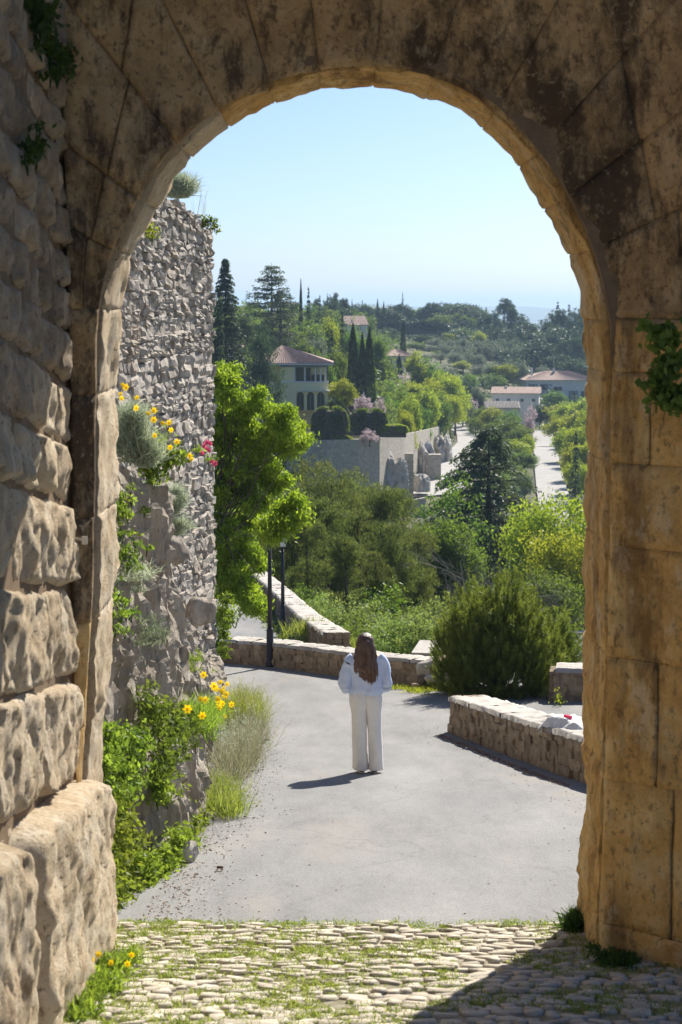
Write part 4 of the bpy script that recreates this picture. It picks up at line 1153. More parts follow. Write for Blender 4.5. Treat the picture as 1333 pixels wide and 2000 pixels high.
# utility pole and wires
p = at(913, 655, 640); q = at(913, 625, 640)
root = empty('utility_pole', (p.x, 640, p.z)); tag(root, 'thin utility pole with wires on the upper hillside', 'pole')
mb = MB(); mb.tube([(0, 0, -2), (0, 0, q.z - p.z)], .16, 6); obj('post', mb, M['palebark'], root)
for k, (qx, qy, qY) in enumerate([(720, 637, 600), (720, 640, 600)]):
    e = at(qx, qy, qY) - Vector((p.x, 640, p.z)); s0 = Vector((0, 0, q.z - p.z - .2 - .5 * k))
    pts = [s0 + (e - s0) * t - Vector((0, 0, 4 * 1.2 * t * (1 - t))) for t in [i / 10 for i in range(11)]]
    mb = MB(); mb.tube(pts, .05, 4, False); obj('wire', mb, M['palebark'], root)

# ------------------------------------------------------------------ the gate
SIL = [(205,1830),(205,1500),(207,1300),(222,1220),(229,1150),(228,1000),(228,820),(228,640),(235,570),(250,525),(268,480),(292,438),(318,394),(342,352),(370,306),(420,265),(470,236),(520,206),(560,190),(620,178),(680,166),(740,168),(800,180),(860,188),(900,214),(940,250),(980,288),(1020,332),(1050,382),(1080,432),(1101,475),(1120,530),(1134,590),(1140,650),(1145,720),(1146,900),(1144,1100),(1141,1300),(1138,1500),(1134,1620),(1129,1700),(1127,1830)]
YO, YI, YF = 12.0, 11.12, 11.0
A = np.array([[at(px, py, YO).x, at(px, py, YO).z] for px, py in SIL])
A[0, 1] = -4.3; A[-1, 1] = -4.3
def _cr(A_, k=5):
    o = []
    for i in range(len(A_) - 1):
        p0, p1, p2, p3 = A_[max(i - 1, 0)], A_[i], A_[i + 1], A_[min(i + 2, len(A_) - 1)]
        for j in range(k):
            t = j / k; o.append(.5 * ((2 * p1) + (-p0 + p2) * t + (2 * p0 - 5 * p1 + 4 * p2 - p3) * t * t + (-p0 + 3 * p1 - 3 * p2 + p3) * t ** 3))
    return np.array(o + [A_[-1]])
_B = A.copy()
for _ in range(2): _B[2:-2] = (_B[1:-3] + 2 * _B[2:-2] + _B[3:-1]) / 4
A = _cr(_B)
seg = np.hypot(*(A[1:] - A[:-1]).T); S = np.concatenate([[0], np.cumsum(seg)]); LEN = S[-1]
def outl(s):
    return np.array([np.interp(s, S, A[:, 0]), np.interp(s, S, A[:, 1])])
CEN = np.array([.06, -.2])
def outn(s):
    """outward direction (away from the opening)"""
    a = outl(max(0, s - .12)); b = outl(min(LEN, s + .12)); t = (b - a) / (np.linalg.norm(b - a) + 1e-9)
    n = np.array([-t[1], t[0]])
    c = outl(s) - CEN; c[1] = max(c[1], 0) if abs(c[0]) < 9 else 0
    return n if n @ (c if np.linalg.norm(c) > .1 else n) > 0 else -n
XL, XR, ZT = -1.60, 2.28, 2.75
def frame_pt(s):
    """where the splayed face meets the rectangular passage behind"""
    p = outl(s); 
    if p[1] < 0:
        f = 0.0
        q = np.array([XL if p[0] < 0 else XR, p[1]])
    else:
        d = p - np.array([.06, -.35]); d /= np.linalg.norm(d)
        ks = []
        if d[0] < -1e-3: ks.append((XL - .06) / d[0])
        if d[0] > 1e-3: ks.append((XR - .06) / d[0])
        if d[1] > 1e-3: ks.append((ZT + .35) / d[1])
        k = min(ks); q = np.array([.06, -.35]) + d * k
    return q
def faceY(q, t):
    """distance of the face from the viewer: splays towards the viewer at the top and on one side"""
    sx = np.clip(q[0] / XR, 0, 1); sz = np.clip(q[1] / ZT, 0, 1)
    return YF - t * (.12 + .42 * sx + .75 * sz * sz)
def rough3(p, a=.035, sc=2.2, big=.05):
    return a * fbm((p[0] + 5, p[1], p[2]), sc, 5) + big * fbm((p[0], p[1] + 9, p[2]), .7, 2)
def groove_gap(s):
    p = outl(s)
    if p[0] < 0: return .012
    return float(np.interp(p[1], [-4.3, -2, -.6, -.05, .35, .95, 1.3], [.0, .0, .012, .065, .06, .02, .0])) + .008

def ring_pt(s, v, jr=0.):
    """v 0..1 across: outer front face return, soffit, inner return"""
    o = outl(s); n = outn(s)
    if v < .2:   off, y = .30 * (1 - v / .2), YO
    elif v < .8: off, y = 0, YO + (YI - YO) * (v - .2) / .6
    else:        off, y = .25 * (v - .8) / .2, YI
    p = o + n * (off + jr)
    d = rough3((p[0] * 1.3, y, p[1]), .030, 3.4, .02) + .014 * fbm((p[0], y, p[1]), 14, 3)
    return (p[0] + n[0] * d, y + (d * .5 if off else 0), p[1] + n[1] * d)

gate = empty('stone_gate', (0, 0, 0)); tag(gate, 'weathered ochre stone gateway arch framing the whole view', 'gate')
RG = random.Random(8)
# ring stones
cuts = [0]
while cuts[-1] < LEN - .45:
    p = outl(cuts[-1]); st = RG.uniform(.42, .62) if p[1] < -.1 else RG.uniform(.30, .42)
    if p[1] < -1.2: st = RG.uniform(.55, .95)
    cuts.append(cuts[-1] + st)
cuts[-1] = LEN
def joint(u, w=.06, d=.012):
    e = min(u, 1 - u)
    return d * max(0, 1 - e / w) ** 1.5
for a, b in zip(cuts[:-1], cuts[1:]):
    nu = max(8, int((b - a) / .035)); off = RG.uniform(-.008, .008)
    def fn(u, v, a=a, b=b, off=off):
        u = .5 - .5 * math.cos(math.pi * u)
        s = a + (b - a) * u
        return ring_pt(s, v, joint(u, .03, .012))
    right = outl((a + b) / 2)[0] > .2
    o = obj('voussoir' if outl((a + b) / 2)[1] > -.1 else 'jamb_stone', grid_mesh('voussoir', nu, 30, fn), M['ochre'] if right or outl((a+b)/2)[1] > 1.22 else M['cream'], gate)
# splayed face stones
def face_pt(s, t, jr=0.):
    o = outl(s); n = outn(s); g = groove_gap(s)
    a_ = o + n * g; q = frame_pt(s)
    p = a_ + (q - a_) * t
    y = faceY(p, 1) if t > 0 else faceY(p, 1)
    y = YF - (YF - faceY(p, 1)) * min(1, t * 1.15 + .02) + jr
    d = rough3((p[0], y, p[1]), .05, 2.6, .07) + .016 * fbm((p[0], y, p[1]), 13, 3)
    return (p[0], y + d, p[1])
def face_stone(s0, s1, t0, t1, m, name='face_stone'):
    nu = max(5, min(26, int((s1 - s0) * (1 + t1) / .05))); nv = max(6, int((t1 - t0) * 34)); off = RG.uniform(-.02, .02)
    def fn(u, v):
        u = .5 - .5 * math.cos(math.pi * u); v = .5 - .5 * math.cos(math.pi * v)
        return face_pt(s0 + (s1 - s0) * u, t0 + (t1 - t0) * v, off * .8 + joint(u, .05, .03) + joint(v, .035, .03))
    return obj(name, grid_mesh(name, nu, nv, fn), M[m], gate)
for a, b in zip(cuts[:-1], cuts[1:]):
    p = outl((a + b) / 2); c = (a + b) / 2 + RG.uniform(-.03, .03)
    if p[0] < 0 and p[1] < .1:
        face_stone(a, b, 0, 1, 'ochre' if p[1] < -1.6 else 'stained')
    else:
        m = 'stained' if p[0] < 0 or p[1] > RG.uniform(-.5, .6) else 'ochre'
        t = RG.uniform(.38, .62)
        if p[1] > .9:
            face_stone(a, b, 0, t, m); face_stone(a, b, t, 1, m)
        elif p[1] < -.1:
            if RG.random() < .35: face_stone(a, b, 0, 1, m)
            else:
                t = RG.uniform(.3, .8); face_stone(a, b, 0, t, m); face_stone(a, b, t, 1, m)
        else:
            face_stone(a, b, 0, t, m); face_stone(a, b, t, 1, m)
# core behind the stones, outer wall mass, roof and passage wall beyond the frame
mb = MB(); V = []; Q = []
ns = 90
for i in range(ns + 1):
    s = LEN * i / ns; o = outl(s); n = outn(s)
    w = o + n * .045
    big = np.array([(-4.2 if o[0] < 0 else 4.5), o[1]]) if o[1] < 0 else None
    if big is None:
        d = (o - np.array([.06, 0])); d /= np.linalg.norm(d); k = min([z for z in ((-4.26 / d[0]) if d[0] < -.01 else 99, (4.44 / d[0]) if d[0] > .01 else 99, 3.05 / max(d[1], .01))]); big = np.array([.06, 0]) + d * k
    V += [(w[0], YO - .02, w[1]), (big[0], YO - .02, big[1]), (w[0], YI - .1, w[1]), (big[0], YI - .1, big[1])]
for i in range(ns):
    b = i * 4
    Q += [(b, b + 4, b + 5, b + 1), (b + 2, b + 3, b + 7, b + 6), (b, b + 2, b + 6, b + 4), (b + 1, b + 5, b + 7, b + 3)]
obj('core', fmesh('core', V, Q), M['mortar'], gate)
# iron pin in the jamb
mb = MB(); mb.tube([(-.02, .06, 0), (.03, -.02, 0), (.05, -.03, -.005)], .010, 8); mb.box(.035, -.045, -.025, .065, -.01, .02)
p = at(152, 1052, 10.75); tag(obj('iron_pin', mb, M['steel'], gate, loc=(p.x + .0, 10.72, p.z)), 'steel hinge pin')

# side wall of big blocks and rubble: courses dip towards the opening
side = empty('passage_wall', (0, 0, 0)); tag(side, 'sunlit and shaded rubble passage wall beside the gate, huge blocks at its foot', 'wall')
def side_pt(y, zc, x):      # zc = height measured at y=11, courses dip .16 per metre
    return (x, y, zc + .16 * (11 - y))
def block(y0, y1, z0, z1, prot, m, pill, name):
    ny = max(9, min(64, int((y1 - y0) / .026))); nz = max(9, min(64, int((z1 - z0) / .026)))
    cr = min(.45, .09 / max(.05, min(y1 - y0, z1 - z0)))
    dy_ = RG.uniform(-.02, .02)
    seedv = RG.uniform(0, 50)
    def fn(u, v):
        # rounded corners
        uu = u * 2 - 1; vv = v * 2 - 1
        r = (abs(uu) ** 9 + abs(vv) ** 9) ** (1 / 9)
        k = 1.0 if r < 1e-6 else 1 - .035 * (abs(uu * vv)) ** 2
        yy = (y0 + y1) / 2 + (y1 - y0) / 2 * uu * k + .03 * mn.noise(Vector((seedv, v * 2, 0)))
        zz = (z0 + z1) / 2 + (z1 - z0) / 2 * vv * k + .03 * mn.noise(Vector((seedv + 7, u * 2, 0)))
        e = min(1, (1 - min(r, 1)) / .07)
        x = XL - .03 + prot * math.sin(e * math.pi / 2) ** .6 + pill * (1 - r * r if r < 1 else 0) * .15
        p = side_pt(yy, zz, x)
        d = .055 * fbm((p[0] + seedv, p[1], p[2] * .8), 2.4, 7) + .026 * fbm((p[0], p[1] * 1.2, p[2] * .8 + seedv), 9, 5)
        return (p[0] + d * (.3 + .7 * e), p[1], p[2])
    return obj(name, grid_mesh(name, ny, nz, fn), M[m], side)
block(8.7, 11.5, -4.45, -2.86, .19, 'cream', .06, 'block')
block(7.0, 8.68, -4.45, -2.9, .16, 'cream', .06, 'block')
block(5.2, 6.98, -4.5, -2.9, .15, 'cream', .06, 'block')
z = -2.85
row = 0
while z < 2.9:
    hgt = [.62, .55, .50, .34, .36, .30][row] if row < 6 else RG.uniform(.20, .34)
    y = 10.93
    while y > 4.8:
        L = RG.uniform(.9, 1.5) if row < 3 else (RG.uniform(.5, .95) if row < 6 else RG.uniform(.30, .62))
        big = row < 4
        block(y - L + .02, y - (.012 if big else .02), z + .012, z + hgt - (.012 if big else .02), RG.uniform(.015, .04) + (.01 if big else 0), 'cream' if row < 5 and not (row == 4 and RG.random() < .5) else 'rubble', .08 if big else .10, 'block' if big else 'stone')
        y -= L
    z += hgt; row += 1
mb = MB(); mb.hexa([(XL - 1.5, 11.05, -4.8), (XL - .028, 11.05, -4.8), (XL - .028, 2, -3.4), (XL - 1.5, 2, -3.4), (XL - 1.5, 11.05, 2.9), (XL - .028, 11.05, 2.9), (XL - .028, 2, 2.9), (XL - 1.5, 2, 2.9)])
obj('core', mb, M['mortar'], side)

# ------------------------------------------------------------------ stone piece library
def stone_mesh(seed, round_=.24, jit=.12):
    rng = rs(seed); V = []; ids = {}
    for i in range(3):
        for j in range(3):
            for k in range(3):
                if i == j == k == 1: continue
                p = np.array([i - 1, j - 1, k - 1], float)
                q = p / np.linalg.norm(p) * 1.15
                p = p * (1 - round_) + q * round_ + rng.uniform(-jit, jit, 3)
                ids[(i, j, k)] = len(V); V.append(p * .5)
    Q = []
    for ax in range(3):
        for side_ in (0, 2):
            for a in range(2):
                for b in range(2):
                    c = []
                    for (u, v) in ((a, b), (a + 1, b), (a + 1, b + 1), (a, b + 1)):
                        t = [0, 0, 0]; t[ax] = side_; t[(ax + 1) % 3] = u; t[(ax + 2) % 3] = v
                        c.append(ids[tuple(t)])
                    Q.append(tuple(c) if side_ == 2 else tuple(reversed(c)))
    return np.array(V), np.array(Q)
STN = [stone_mesh(300 + i) for i in range(14)]
def stone_pieces(parent, items, m, name, limit, restname, bright=None, smooth=True):
    """items: list of (centre, axis_u, axis_n, size_u, size_n, size_w); first `limit` become parts, the rest one part"""
    mes = {}
    for i, (V, Q) in enumerate(STN):
        me = fmesh(name, V, Q, smooth); me.materials.append(M[m]); mes[i] = me
    rest = MB(); rngp = random.Random(len(items))
    for n_, (c, u, nn, su, sn, sw) in enumerate(items):
        u = Vector(u).normalized(); nn = Vector(nn); nn = (nn - u * nn.dot(u)).normalized(); w = u.cross(nn)
        i = rngp.randrange(14)
        if n_ < limit:
            o = bpy.data.objects.new(name, mes[i]); col.objects.link(o); o.parent = parent
            from mathutils import Matrix
            mt = Matrix(((u.x * su, nn.x * sn, w.x * sw, c[0]), (u.y * su, nn.y * sn, w.y * sw, c[1]), (u.z * su, nn.z * sn, w.z * sw, c[2]), (0, 0, 0, 1)))
            o.matrix_local = mt
        else:
            V, Q = STN[i]
            P = np.outer(V[:, 0] * su, u) + np.outer(V[:, 1] * sn, nn) + np.outer(V[:, 2] * sw, w) + np.array(c)
            rest.add(P, Q)
    if rest.V:
        me = rest.mesh(restname, smooth)
        o = obj(restname, me, M[m], parent); o['kind'] = 'stuff'

# tall rubble wall
def tall_wall():
    a = Vector((-3.95, 25.0, 0)); b = Vector((-2.52, 36.0, 0))
    u = (b - a).normalized(); n = Vector((u.y, -u.x, 0)); L = (b - a).length
    root = empty('rubble_wall', a); tag(root, 'tall grey dry rubble wall rising beside the road beyond the gate', 'wall')
    rng = random.Random(44); items = []
    z = -8.0
    def top(t):  # t metres along
        return float(np.interp(t, [0, 3, 6, 8.5, 9.6, 11.2], [2.05, 1.95, 1.95, 1.9, 1.72, 1.50])) 
    while z < 2.2:
        hgt = rng.choice([.08, .11, .13, .16, .21])
        t = -.2 - rng.uniform(0, .3)
        while t < L:
            su = rng.choice([.12, .18, .25, .34, .46]) * rng.uniform(.85, 1.2) * (1.1 if hgt > .14 else .9)
            if t + su > L + .06: su = L + .04 - t
            if su < .08: break
            zz = z + .03 * math.sin(t * 1.1 + z)
            if zz + hgt < top(t + su / 2):
                prot = rng.uniform(-.035, .05)
                c = u * (t + su / 2) + n * (prot * .8 - .165) + Vector((0, 0, zz + hgt / 2))
                uu = u + Vector((0, 0, rng.uniform(-.07, .07)))
                items.append((c + Vector((0, 0, rng.uniform(-.012, .012))), uu + Vector((0, 0, rng.uniform(-.1, .1))), n + Vector((0, 0, rng.uniform(-.25, .25))), su * 1.08, .36 + rng.uniform(0, .1), hgt * rng.uniform(1.0, 1.18)))
            t += su + .012
        z += hgt + .008
    # end face stones on the far corner
    def vis(it):
        return -(it[3] * it[5]) * (1.0 if it[0].z > -5.5 else .1)
    items.sort(key=vis)
    stone_pieces(root, items, 'greystone', 'stone', 300, 'small_stones', smooth=False)
    mb = MB()
    for k in range(11):
        t0 = L * k / 11; t1 = L * (k + 1) / 11
        p0 = u * t0; p1 = u * t1; q = -n * 1.4
        z0 = top(t0) - .12; z1 = top(t1) - .12
        mb.hexa([(p0.x, p0.y, -8.2), (p1.x, p1.y, -8.2), (p1.x + q.x, p1.y + q.y, -8.2), (p0.x + q.x, p0.y + q.y, -8.2), (p0.x, p0.y, z0), (p1.x, p1.y, z1), (p1.x + q.x, p1.y + q.y, z1), (p0.x + q.x, p0.y + q.y, z0)])
    obj('core', mb, M['greymortar'], root)
tall_wall()

# rock mass at the foot
XB = [(12.05, -1.85), (13.5, -1.72), (15, -1.50), (17, -1.40), (20, -1.50), (24, -1.72), (28, -1.95), (32, -2.12), (36, -2.34), (38, -2.6)]
ZTOP = [(12, -.7), (13.5, -.95), (16, -1.30), (18, -1.95), (20, -2.8), (23, -3.8), (27, -4.9), (31, -5.9), (36, -6.7), (38, -7.1)]
def rock_x(y, z):
    zg, zt = roadz(y) - .1, lerp_table(ZTOP, y)
    t = min(1, max(0, (z - zg) / (zt - zg)))
    return lerp_table(XB, y) - .42 * t ** 1.4
def rock_face(u, v):
    y = 12.02 + (37.5 - 12.02) * u ** 1.35
    zg, zt = roadz(y) - .25, lerp_table(ZTOP, y)
    if v < .8:
        z = zg + (zt - zg) * v / .8; x = rock_x(y, z)
        back = 0
    else:
        z = zt + .15 * (v - .8) / .2; x = rock_x(y, zt) - 3.2 * (v - .8) / .2
    p = (x, y, z)
    strata = fbm((y * .55 + z * .5, x, z * .35), 1.0, 3)
    d = .20 * fbm((x, y, z * .6), .8, 5) + .10 * fbm((x, y * 2.2, z * .45), 2.4, 5) + .05 * fbm((x, y * 3, z * .8), 6, 4)
    rid = abs(fbm((y * 1.1 + z * .35, z * .4, 4), 1.2, 3)); d -= .10 * max(0, .12 - rid) / .12
    lim = .10 if v < .12 else .28
    d = max(-.5, min(lim, d))
    dz = .15 * fbm((x + 4, y, z), 1.2, 4)
    return (x + d, y, z + dz * (1 if v > .1 else 0))
tag(obj('rock_bank', grid_mesh('rock_bank', 300, 140, rock_face, False), M['rock']), 'natural grey limestone bank along the road edge below the tall rubble wall', 'rock')
# loose boulders lying at the foot and shelf
def boulder(px, py, Y, w, h, label, seed, m='rock', name='boulder', sub=20):
    p = at(px, py, Y)
    def fn(u, v):
        th = u * 2 * math.pi; ph = (v - .5) * math.pi
        q = Vector((math.cos(th) * math.cos(ph), math.sin(th) * math.cos(ph), math.sin(ph)))
        q = Vector([math.copysign(abs(c) ** .75, c) for c in q])
        k = 1 + .28 * fbm((q.x + seed, q.y, q.z), 1.1, 4)
        return (q.x * w * k, q.y * w * .8 * k, q.z * h * k)
    return tag(obj(name, grid_mesh(name, sub, sub // 2 + 2, fn), M[m], loc=p), label, 'rock')
boulder(312, 1590, 15.2, .17, .22, 'pale boulder jutting from the bank above the lower weeds', 2)
boulder(335, 1665, 14.9, .20, .12, 'smooth pale rock half buried in the weeds at the road edge', 4, 'coping')
boulder(330, 1075, 20.5, .22, .16, 'grey boulder on the shelf of the rock bank below the rubble wall', 6)
boulder(390, 1195, 26, .22, .2, 'grey knob of rock where the bank meets the rubble wall', 8)

# ------------------------------------------------------------------ low walls
def low_wall(name, pts, label, th, hgt, seed, limit=300, cop='coping', stones=True, m='wallstone', face=-1):
    """pts (x, y, zbase) along the road side face; face: which side the front is"""
    root = empty(name, (0, 0, 0)); tag(root, label, 'wall')
    P = [Vector(p) for p in pts]; rng = random.Random(seed); items = []
    lens = [(b - a).length for a, b in zip(P[:-1], P[1:])]; tot = sum(lens)
    def pos(t):
        for a, b, l in zip(P[:-1], P[1:], lens):
            if t <= l or b is P[-1]: return a.lerp(b, min(1, max(0, t / l))), (b - a).normalized()
            t -= l
    mb = MB(); k = max(4, int(tot / .4))
    for i in range(k):
        p, u = pos(tot * i / k); q, u2 = pos(tot * (i + 1) / k)
        n = Vector((u.y, -u.x, 0)) * -face; n2 = Vector((u2.y, -u2.x, 0)) * -face
        a, b = p - n * .05, q - n2 * .05; c, d = q - n2 * (th - .05), p - n * (th - .05)
        mb.hexa([a - Vector((0,0,.3)), b - Vector((0,0,.3)), c - Vector((0,0,.3)), d - Vector((0,0,.3)), a + Vector((0,0,hgt-.03)), b + Vector((0,0,hgt-.03)), c + Vector((0,0,hgt-.03)), d + Vector((0,0,hgt-.03))])
    obj('core', mb, M['mortar'], root)
    if stones:
        z = -.06
        while z < hgt - .05:
            h_ = rng.uniform(.06, .15); h_ = min(h_, hgt - z + .01); t = -.02
            while t < tot:
                su = rng.uniform(.09, .26); su = min(su, tot - t + .02)
                if su < .05: break
                p, u = pos(t + su / 2); n = Vector((u.y, -u.x, 0)) * -face
                items.append((p + n * rng.uniform(-.03, .015) - n * .07 + Vector((0, 0, z + h_ / 2)), u + Vector((0, 0, rng.uniform(-.15, .15))), n, su * 1.12, .22, h_ * rng.uniform(1.0, 1.35)))
                t += su
            z += h_
        for e, sgn in ((0, 1), (tot, -1)):   # end stones
            z = -.05
            while z < hgt - .06:
                h_ = rng.uniform(.09, .16); s = .12
                while s < th:
                    p, u = pos(e); n = Vector((u.y, -u.x, 0)) * -face
                    items.append((p - n * s + Vector((0, 0, z + h_ / 2)), n, u, rng.uniform(.14, .2), .2, h_))
                    s += .17
                z += h_
        stone_pieces(root, items, m, 'stone', limit, 'small_stones', smooth=False)
    # coping: irregular flat slabs butted end to end
    t = 0
    while t < tot - .02:
        su = min(rng.uniform(.35, .75), tot - t); 
        if tot - t - su < .15: su = tot - t
        (p, u), (q, u2) = pos(t + .006), pos(t + su - .006)
        hz = rng.uniform(-.012, .012); sd = rng.uniform(0, 99)
        n = Vector((u.y, -u.x, 0)) * -face; n2 = Vector((u2.y, -u2.x, 0)) * -face
        def fn(a_, b_, p=p, q=q, n=n, n2=n2, hz=hz, sd=sd):
            base = p.lerp(q, a_); nn = n.lerp(n2, a_)
            if b_ < .15: off, zz = .03, hgt - .03
            elif b_ > .85: off, zz = -th - .03, hgt - .03
            else:
                f = (b_ - .15) / .7; off = .03 - f * (th + .06); zz = hgt + .04 + hz
            e = .02 * fbm((base.x * 2 + sd, base.y * 2, off * 3), 2.2, 4)
            r_ = base + nn * (off + e) + Vector((0, 0, zz + e * 1.2 - .012 * (a_ < .02 or a_ > .98)))
            return tuple(r_)
        obj('coping_slab', grid_mesh('coping_slab', 8, 13, fn), M[cop], root)
        t += su
    return root
def onroad(px, py):
    lo, hi = 8., 80.
    for _ in range(50):
        y = (lo + hi) / 2
        if at(px, py, y).z > roadz(y): lo = y
        else: hi = y
    return at(px, py, y)
w1 = [onroad(px, py) for px, py in ((438, 1293), (530, 1300), (660, 1318), (760, 1333), (838, 1340))]
low_wall('low_wall', [(p.x, p.y, p.z) for p in w1], 'long low stone wall curving across the end of the road behind the woman', .42, .44, 51)
a = onroad(880, 1427); b = onroad(1140, 1524); d = (b - a).normalized()
c = b + d * 2.6; c.z = roadz(c.y)
low_wall('low_wall', [tuple(a), tuple(b), tuple(c)], 'low brown stone wall with pale coping running behind the gate jamb, cloth on top', .50, .47, 52, face=-1)
p1 = (-.35, 38.8, roadz(38.8) - .1); p2 = (-1.05, 45, roadz(45) - .05); p3 = (-2.0, 53, roadz(53)); p4 = (-3.05, 62, roadz(62))
low_wall('path_wall', [p4, p3, p2, p1], 'pale-topped wall slanting down beside the lower path behind the lamp posts', .5, .62, 53, limit=120, face=-1)
# stone block and short wall by the lattice fence
a = onroad(1084, 1367); b = a + Vector((1.6, -.25, 0)); b.z = a.z
low_wall('stone_bench', [tuple(a), tuple(b)], 'short grey stone block with a flat top beside the pine bush', .5, .50, 54)
# rubble at the wall end
for i, (px, py, w, h, lab) in enumerate([(845, 1308, .30, .22, 'large pale rock crowning the end of the curved low wall'), (868, 1302, .26, .17, 'grey rock behind the wall end next to the pine bush'), (822, 1330, .12, .09, 'brown stone at the foot of the curved wall end'), (848, 1326, .16, .07, 'flat pale slab of rock lying in the grass'), (878, 1322, .13, .08, 'pale rock in the grass against the pine bush'), (812, 1340, .07, .05, 'smallest stone at the road edge by the wall end')]):
    boulder(px, py, 33.2 - i * .12, w, h, lab, 20 + i, 'coping' if i in (0, 3, 4) else 'wallstone')
p = at(842, 1276, 38.5); mb = MB(); mb.box(-.42, 0, -.25, .42, 1.1, 0)
mb2 = obj('concrete_slab', mb, M['coping'], loc=p, rot=(R(4), 0, R(-12))); tag(mb2, 'pale flat concrete slab just behind the low wall end', 'slab')

# lattice fence
root = empty('lattice_fence', (at(1126, 1312, 33.8).x, 33.8, roadz(33.8) - .2)); tag(root, 'white diagonal lattice fence between the pine bushes and the gate jamb', 'fence')
for sgn in (-1, 1):
    for k in range(-4, 12):
        x0 = -.35 + k * .12; z0, z1 = .0, 1.0; x1 = x0 + sgn * 1.0
        a_, b_ = (x0, z0), (x1, z1)
        lo, hi = -.35, 1.25
        def clip(t): return (x0 + (x1 - x0) * t, z0 + (z1 - z0) * t)
        ts = sorted([max(0, min(1, (lo - x0) / (x1 - x0))), max(0, min(1, (hi - x0) / (x1 - x0)))])
        if ts[1] - ts[0] < .05: continue
        p_, q_ = clip(ts[0]), clip(ts[1])
        mb = MB(); mb.tube([(p_[0], .012 * sgn, p_[1]), (q_[0], .012 * sgn, q_[1])], .011, 4); obj('slat', mb, M['white'], root)
mb = MB(); mb.tube([(-.37, 0, 1.0), (1.27, 0, 1.0)], .02, 4); obj('rail', mb, M['white'], root)
mb = MB(); mb.tube([(-.37, 0, -.3), (-.37, 0, 1.02)], .025, 4); obj('post', mb, M['white'], root)
root.scale = (1, 1, 1.15)

# white garment with a red mark lying on the wall
def cloth():
    p = at(1118, 1424, 21.9)
    def fn(u, v):
        x = (u - .5) * .62; y = (v - .5) * .42
        e = 1 - max(abs(u - .5), abs(v - .5)) * 2
        z = .02 + .09 * min(1, e * 3) + .045 * fbm((x * 5, y * 5, 1), 1.3, 4)
        if u < .18: z -= (.18 - u) * .7
        return (x + .04 * fbm((x * 4, y * 4, 7), 1, 3), y + .04 * fbm((x * 4, y * 4, 17), 1, 3), z)
    root = empty('white_jacket', (p.x + .03, 21.95, roadz(22) + .51), R(-60)); root.scale = (1.35, 1.3, 1.2); tag(root, 'rumpled white jacket left on top of the low wall by the gate jamb', 'jacket')
    obj('cloth', grid_mesh('cloth', 40, 30, fn), M['white'], root)
    mb = MB(); mb.hexa([(-.07, -.12, .10), (.08, -.14, .10), (.09, -.08, .10), (-.06, -.06, .10), (-.07, -.12, .15), (.08, -.14, .155), (.09, -.08, .155), (-.06, -.06, .15)]); obj('red_patch', mb, M['red'], root, loc=(.0, -.02, .03), scale=(.6, .6, .8))
cloth()

# ------------------------------------------------------------------ street lamps
def lamp(px, base, Y, topz_py, label, gz, arms=True):
    p = at(px, base, Y); h = at(px, topz_py, Y).z - gz
    root = empty('street_lamp', (p.x, Y, gz)); tag(root, label, 'street_lamp', 'dark street lamps along the path')
    ph = h - .52
    mb = MB(); mb.tube([(0, 0, -.1), (0, 0, .08), (0, 0, .1), (0, 0, .75), (0, 0, .8)], [.095, .095, .075, .07, .055], 12); obj('base', mb.mesh('base', True), M['iron'], root)
    mb = MB(); mb.tube([(0, 0, .79), (0, 0, ph)], [.052, .036], 10); obj('pole', mb.mesh('pole', True), M['iron'], root)
    mb = MB()
    for sg in (-1, 1): mb.tube([(0, 0, ph - .12), (sg * .09, 0, ph - .05), (sg * .09, 0, ph + .06)], .012, 5)
    obj('bracket', mb, M['iron'], root)
    mb = MB(); mb.tube([(0, 0, ph - .01), (0, 0, ph + .05), (0, 0, ph + .06)], [.04, .04, .08], 8); mb.tube([(0, 0, ph + .36), (0, 0, ph + .44), (0, 0, ph + .50), (0, 0, ph + .52)], [.17, .09, .03, .02], 8); obj('lantern_frame', mb, M['iron'], root)
    mb = MB(); mb.tube([(0, 0, ph + .061), (0, 0, ph + .355)], [.075, .135], 8); obj('lantern_glass', mb, M['glass'], root)
p = onroad(528, 1299)
lamp(528, 1299, p.y - .15, 1000, 'nearer tall dark street lamp standing in front of the low wall', roadz(p.y))
lamp(553, 1240, 46, 1032, 'farther dark street lamp behind the low wall on the path', roadz(46))

# ------------------------------------------------------------------ the woman
def ell(cx, cy, z, rx, ry, n=24, p=2.0, ph=0):
    out = []
    for k in range(n):
        t = 2 * math.pi * k / n + ph; c, s = math.cos(t), math.sin(t)
        out.append((cx + rx * math.copysign(abs(c) ** (2 / p), c), cy + ry * math.copysign(abs(s) ** (2 / p), s), z))
    return out
def smooth_rings(rings, k=4):
    """interpolate rings with catmull-rom"""
    A_ = np.array(rings); out = []
    for i in range(len(A_) - 1):
        p0, p1, p2, p3 = A_[max(i - 1, 0)], A_[i], A_[i + 1], A_[min(i + 2, len(A_) - 1)]
        for j in range(k):
            t = j / k
            out.append(.5 * ((2 * p1) + (-p0 + p2) * t + (2 * p0 - 5 * p1 + 4 * p2 - p3) * t * t + (-p0 + 3 * p1 - 3 * p2 + p3) * t ** 3))
    out.append(A_[-1]); return out
def fold(mb_arr, amp, sc, seed, vert=.35):
    V, Q = mb_arr; V = V.copy()
    for i, p in enumerate(V):
        d = fbm((p[0] * 1.0 + seed, p[1], p[2] * vert), sc, 3) * amp
        c = Vector((p[0], p[1], 0)); 
        V[i, 0] += d * .7; V[i, 1] += d
    return V, Q
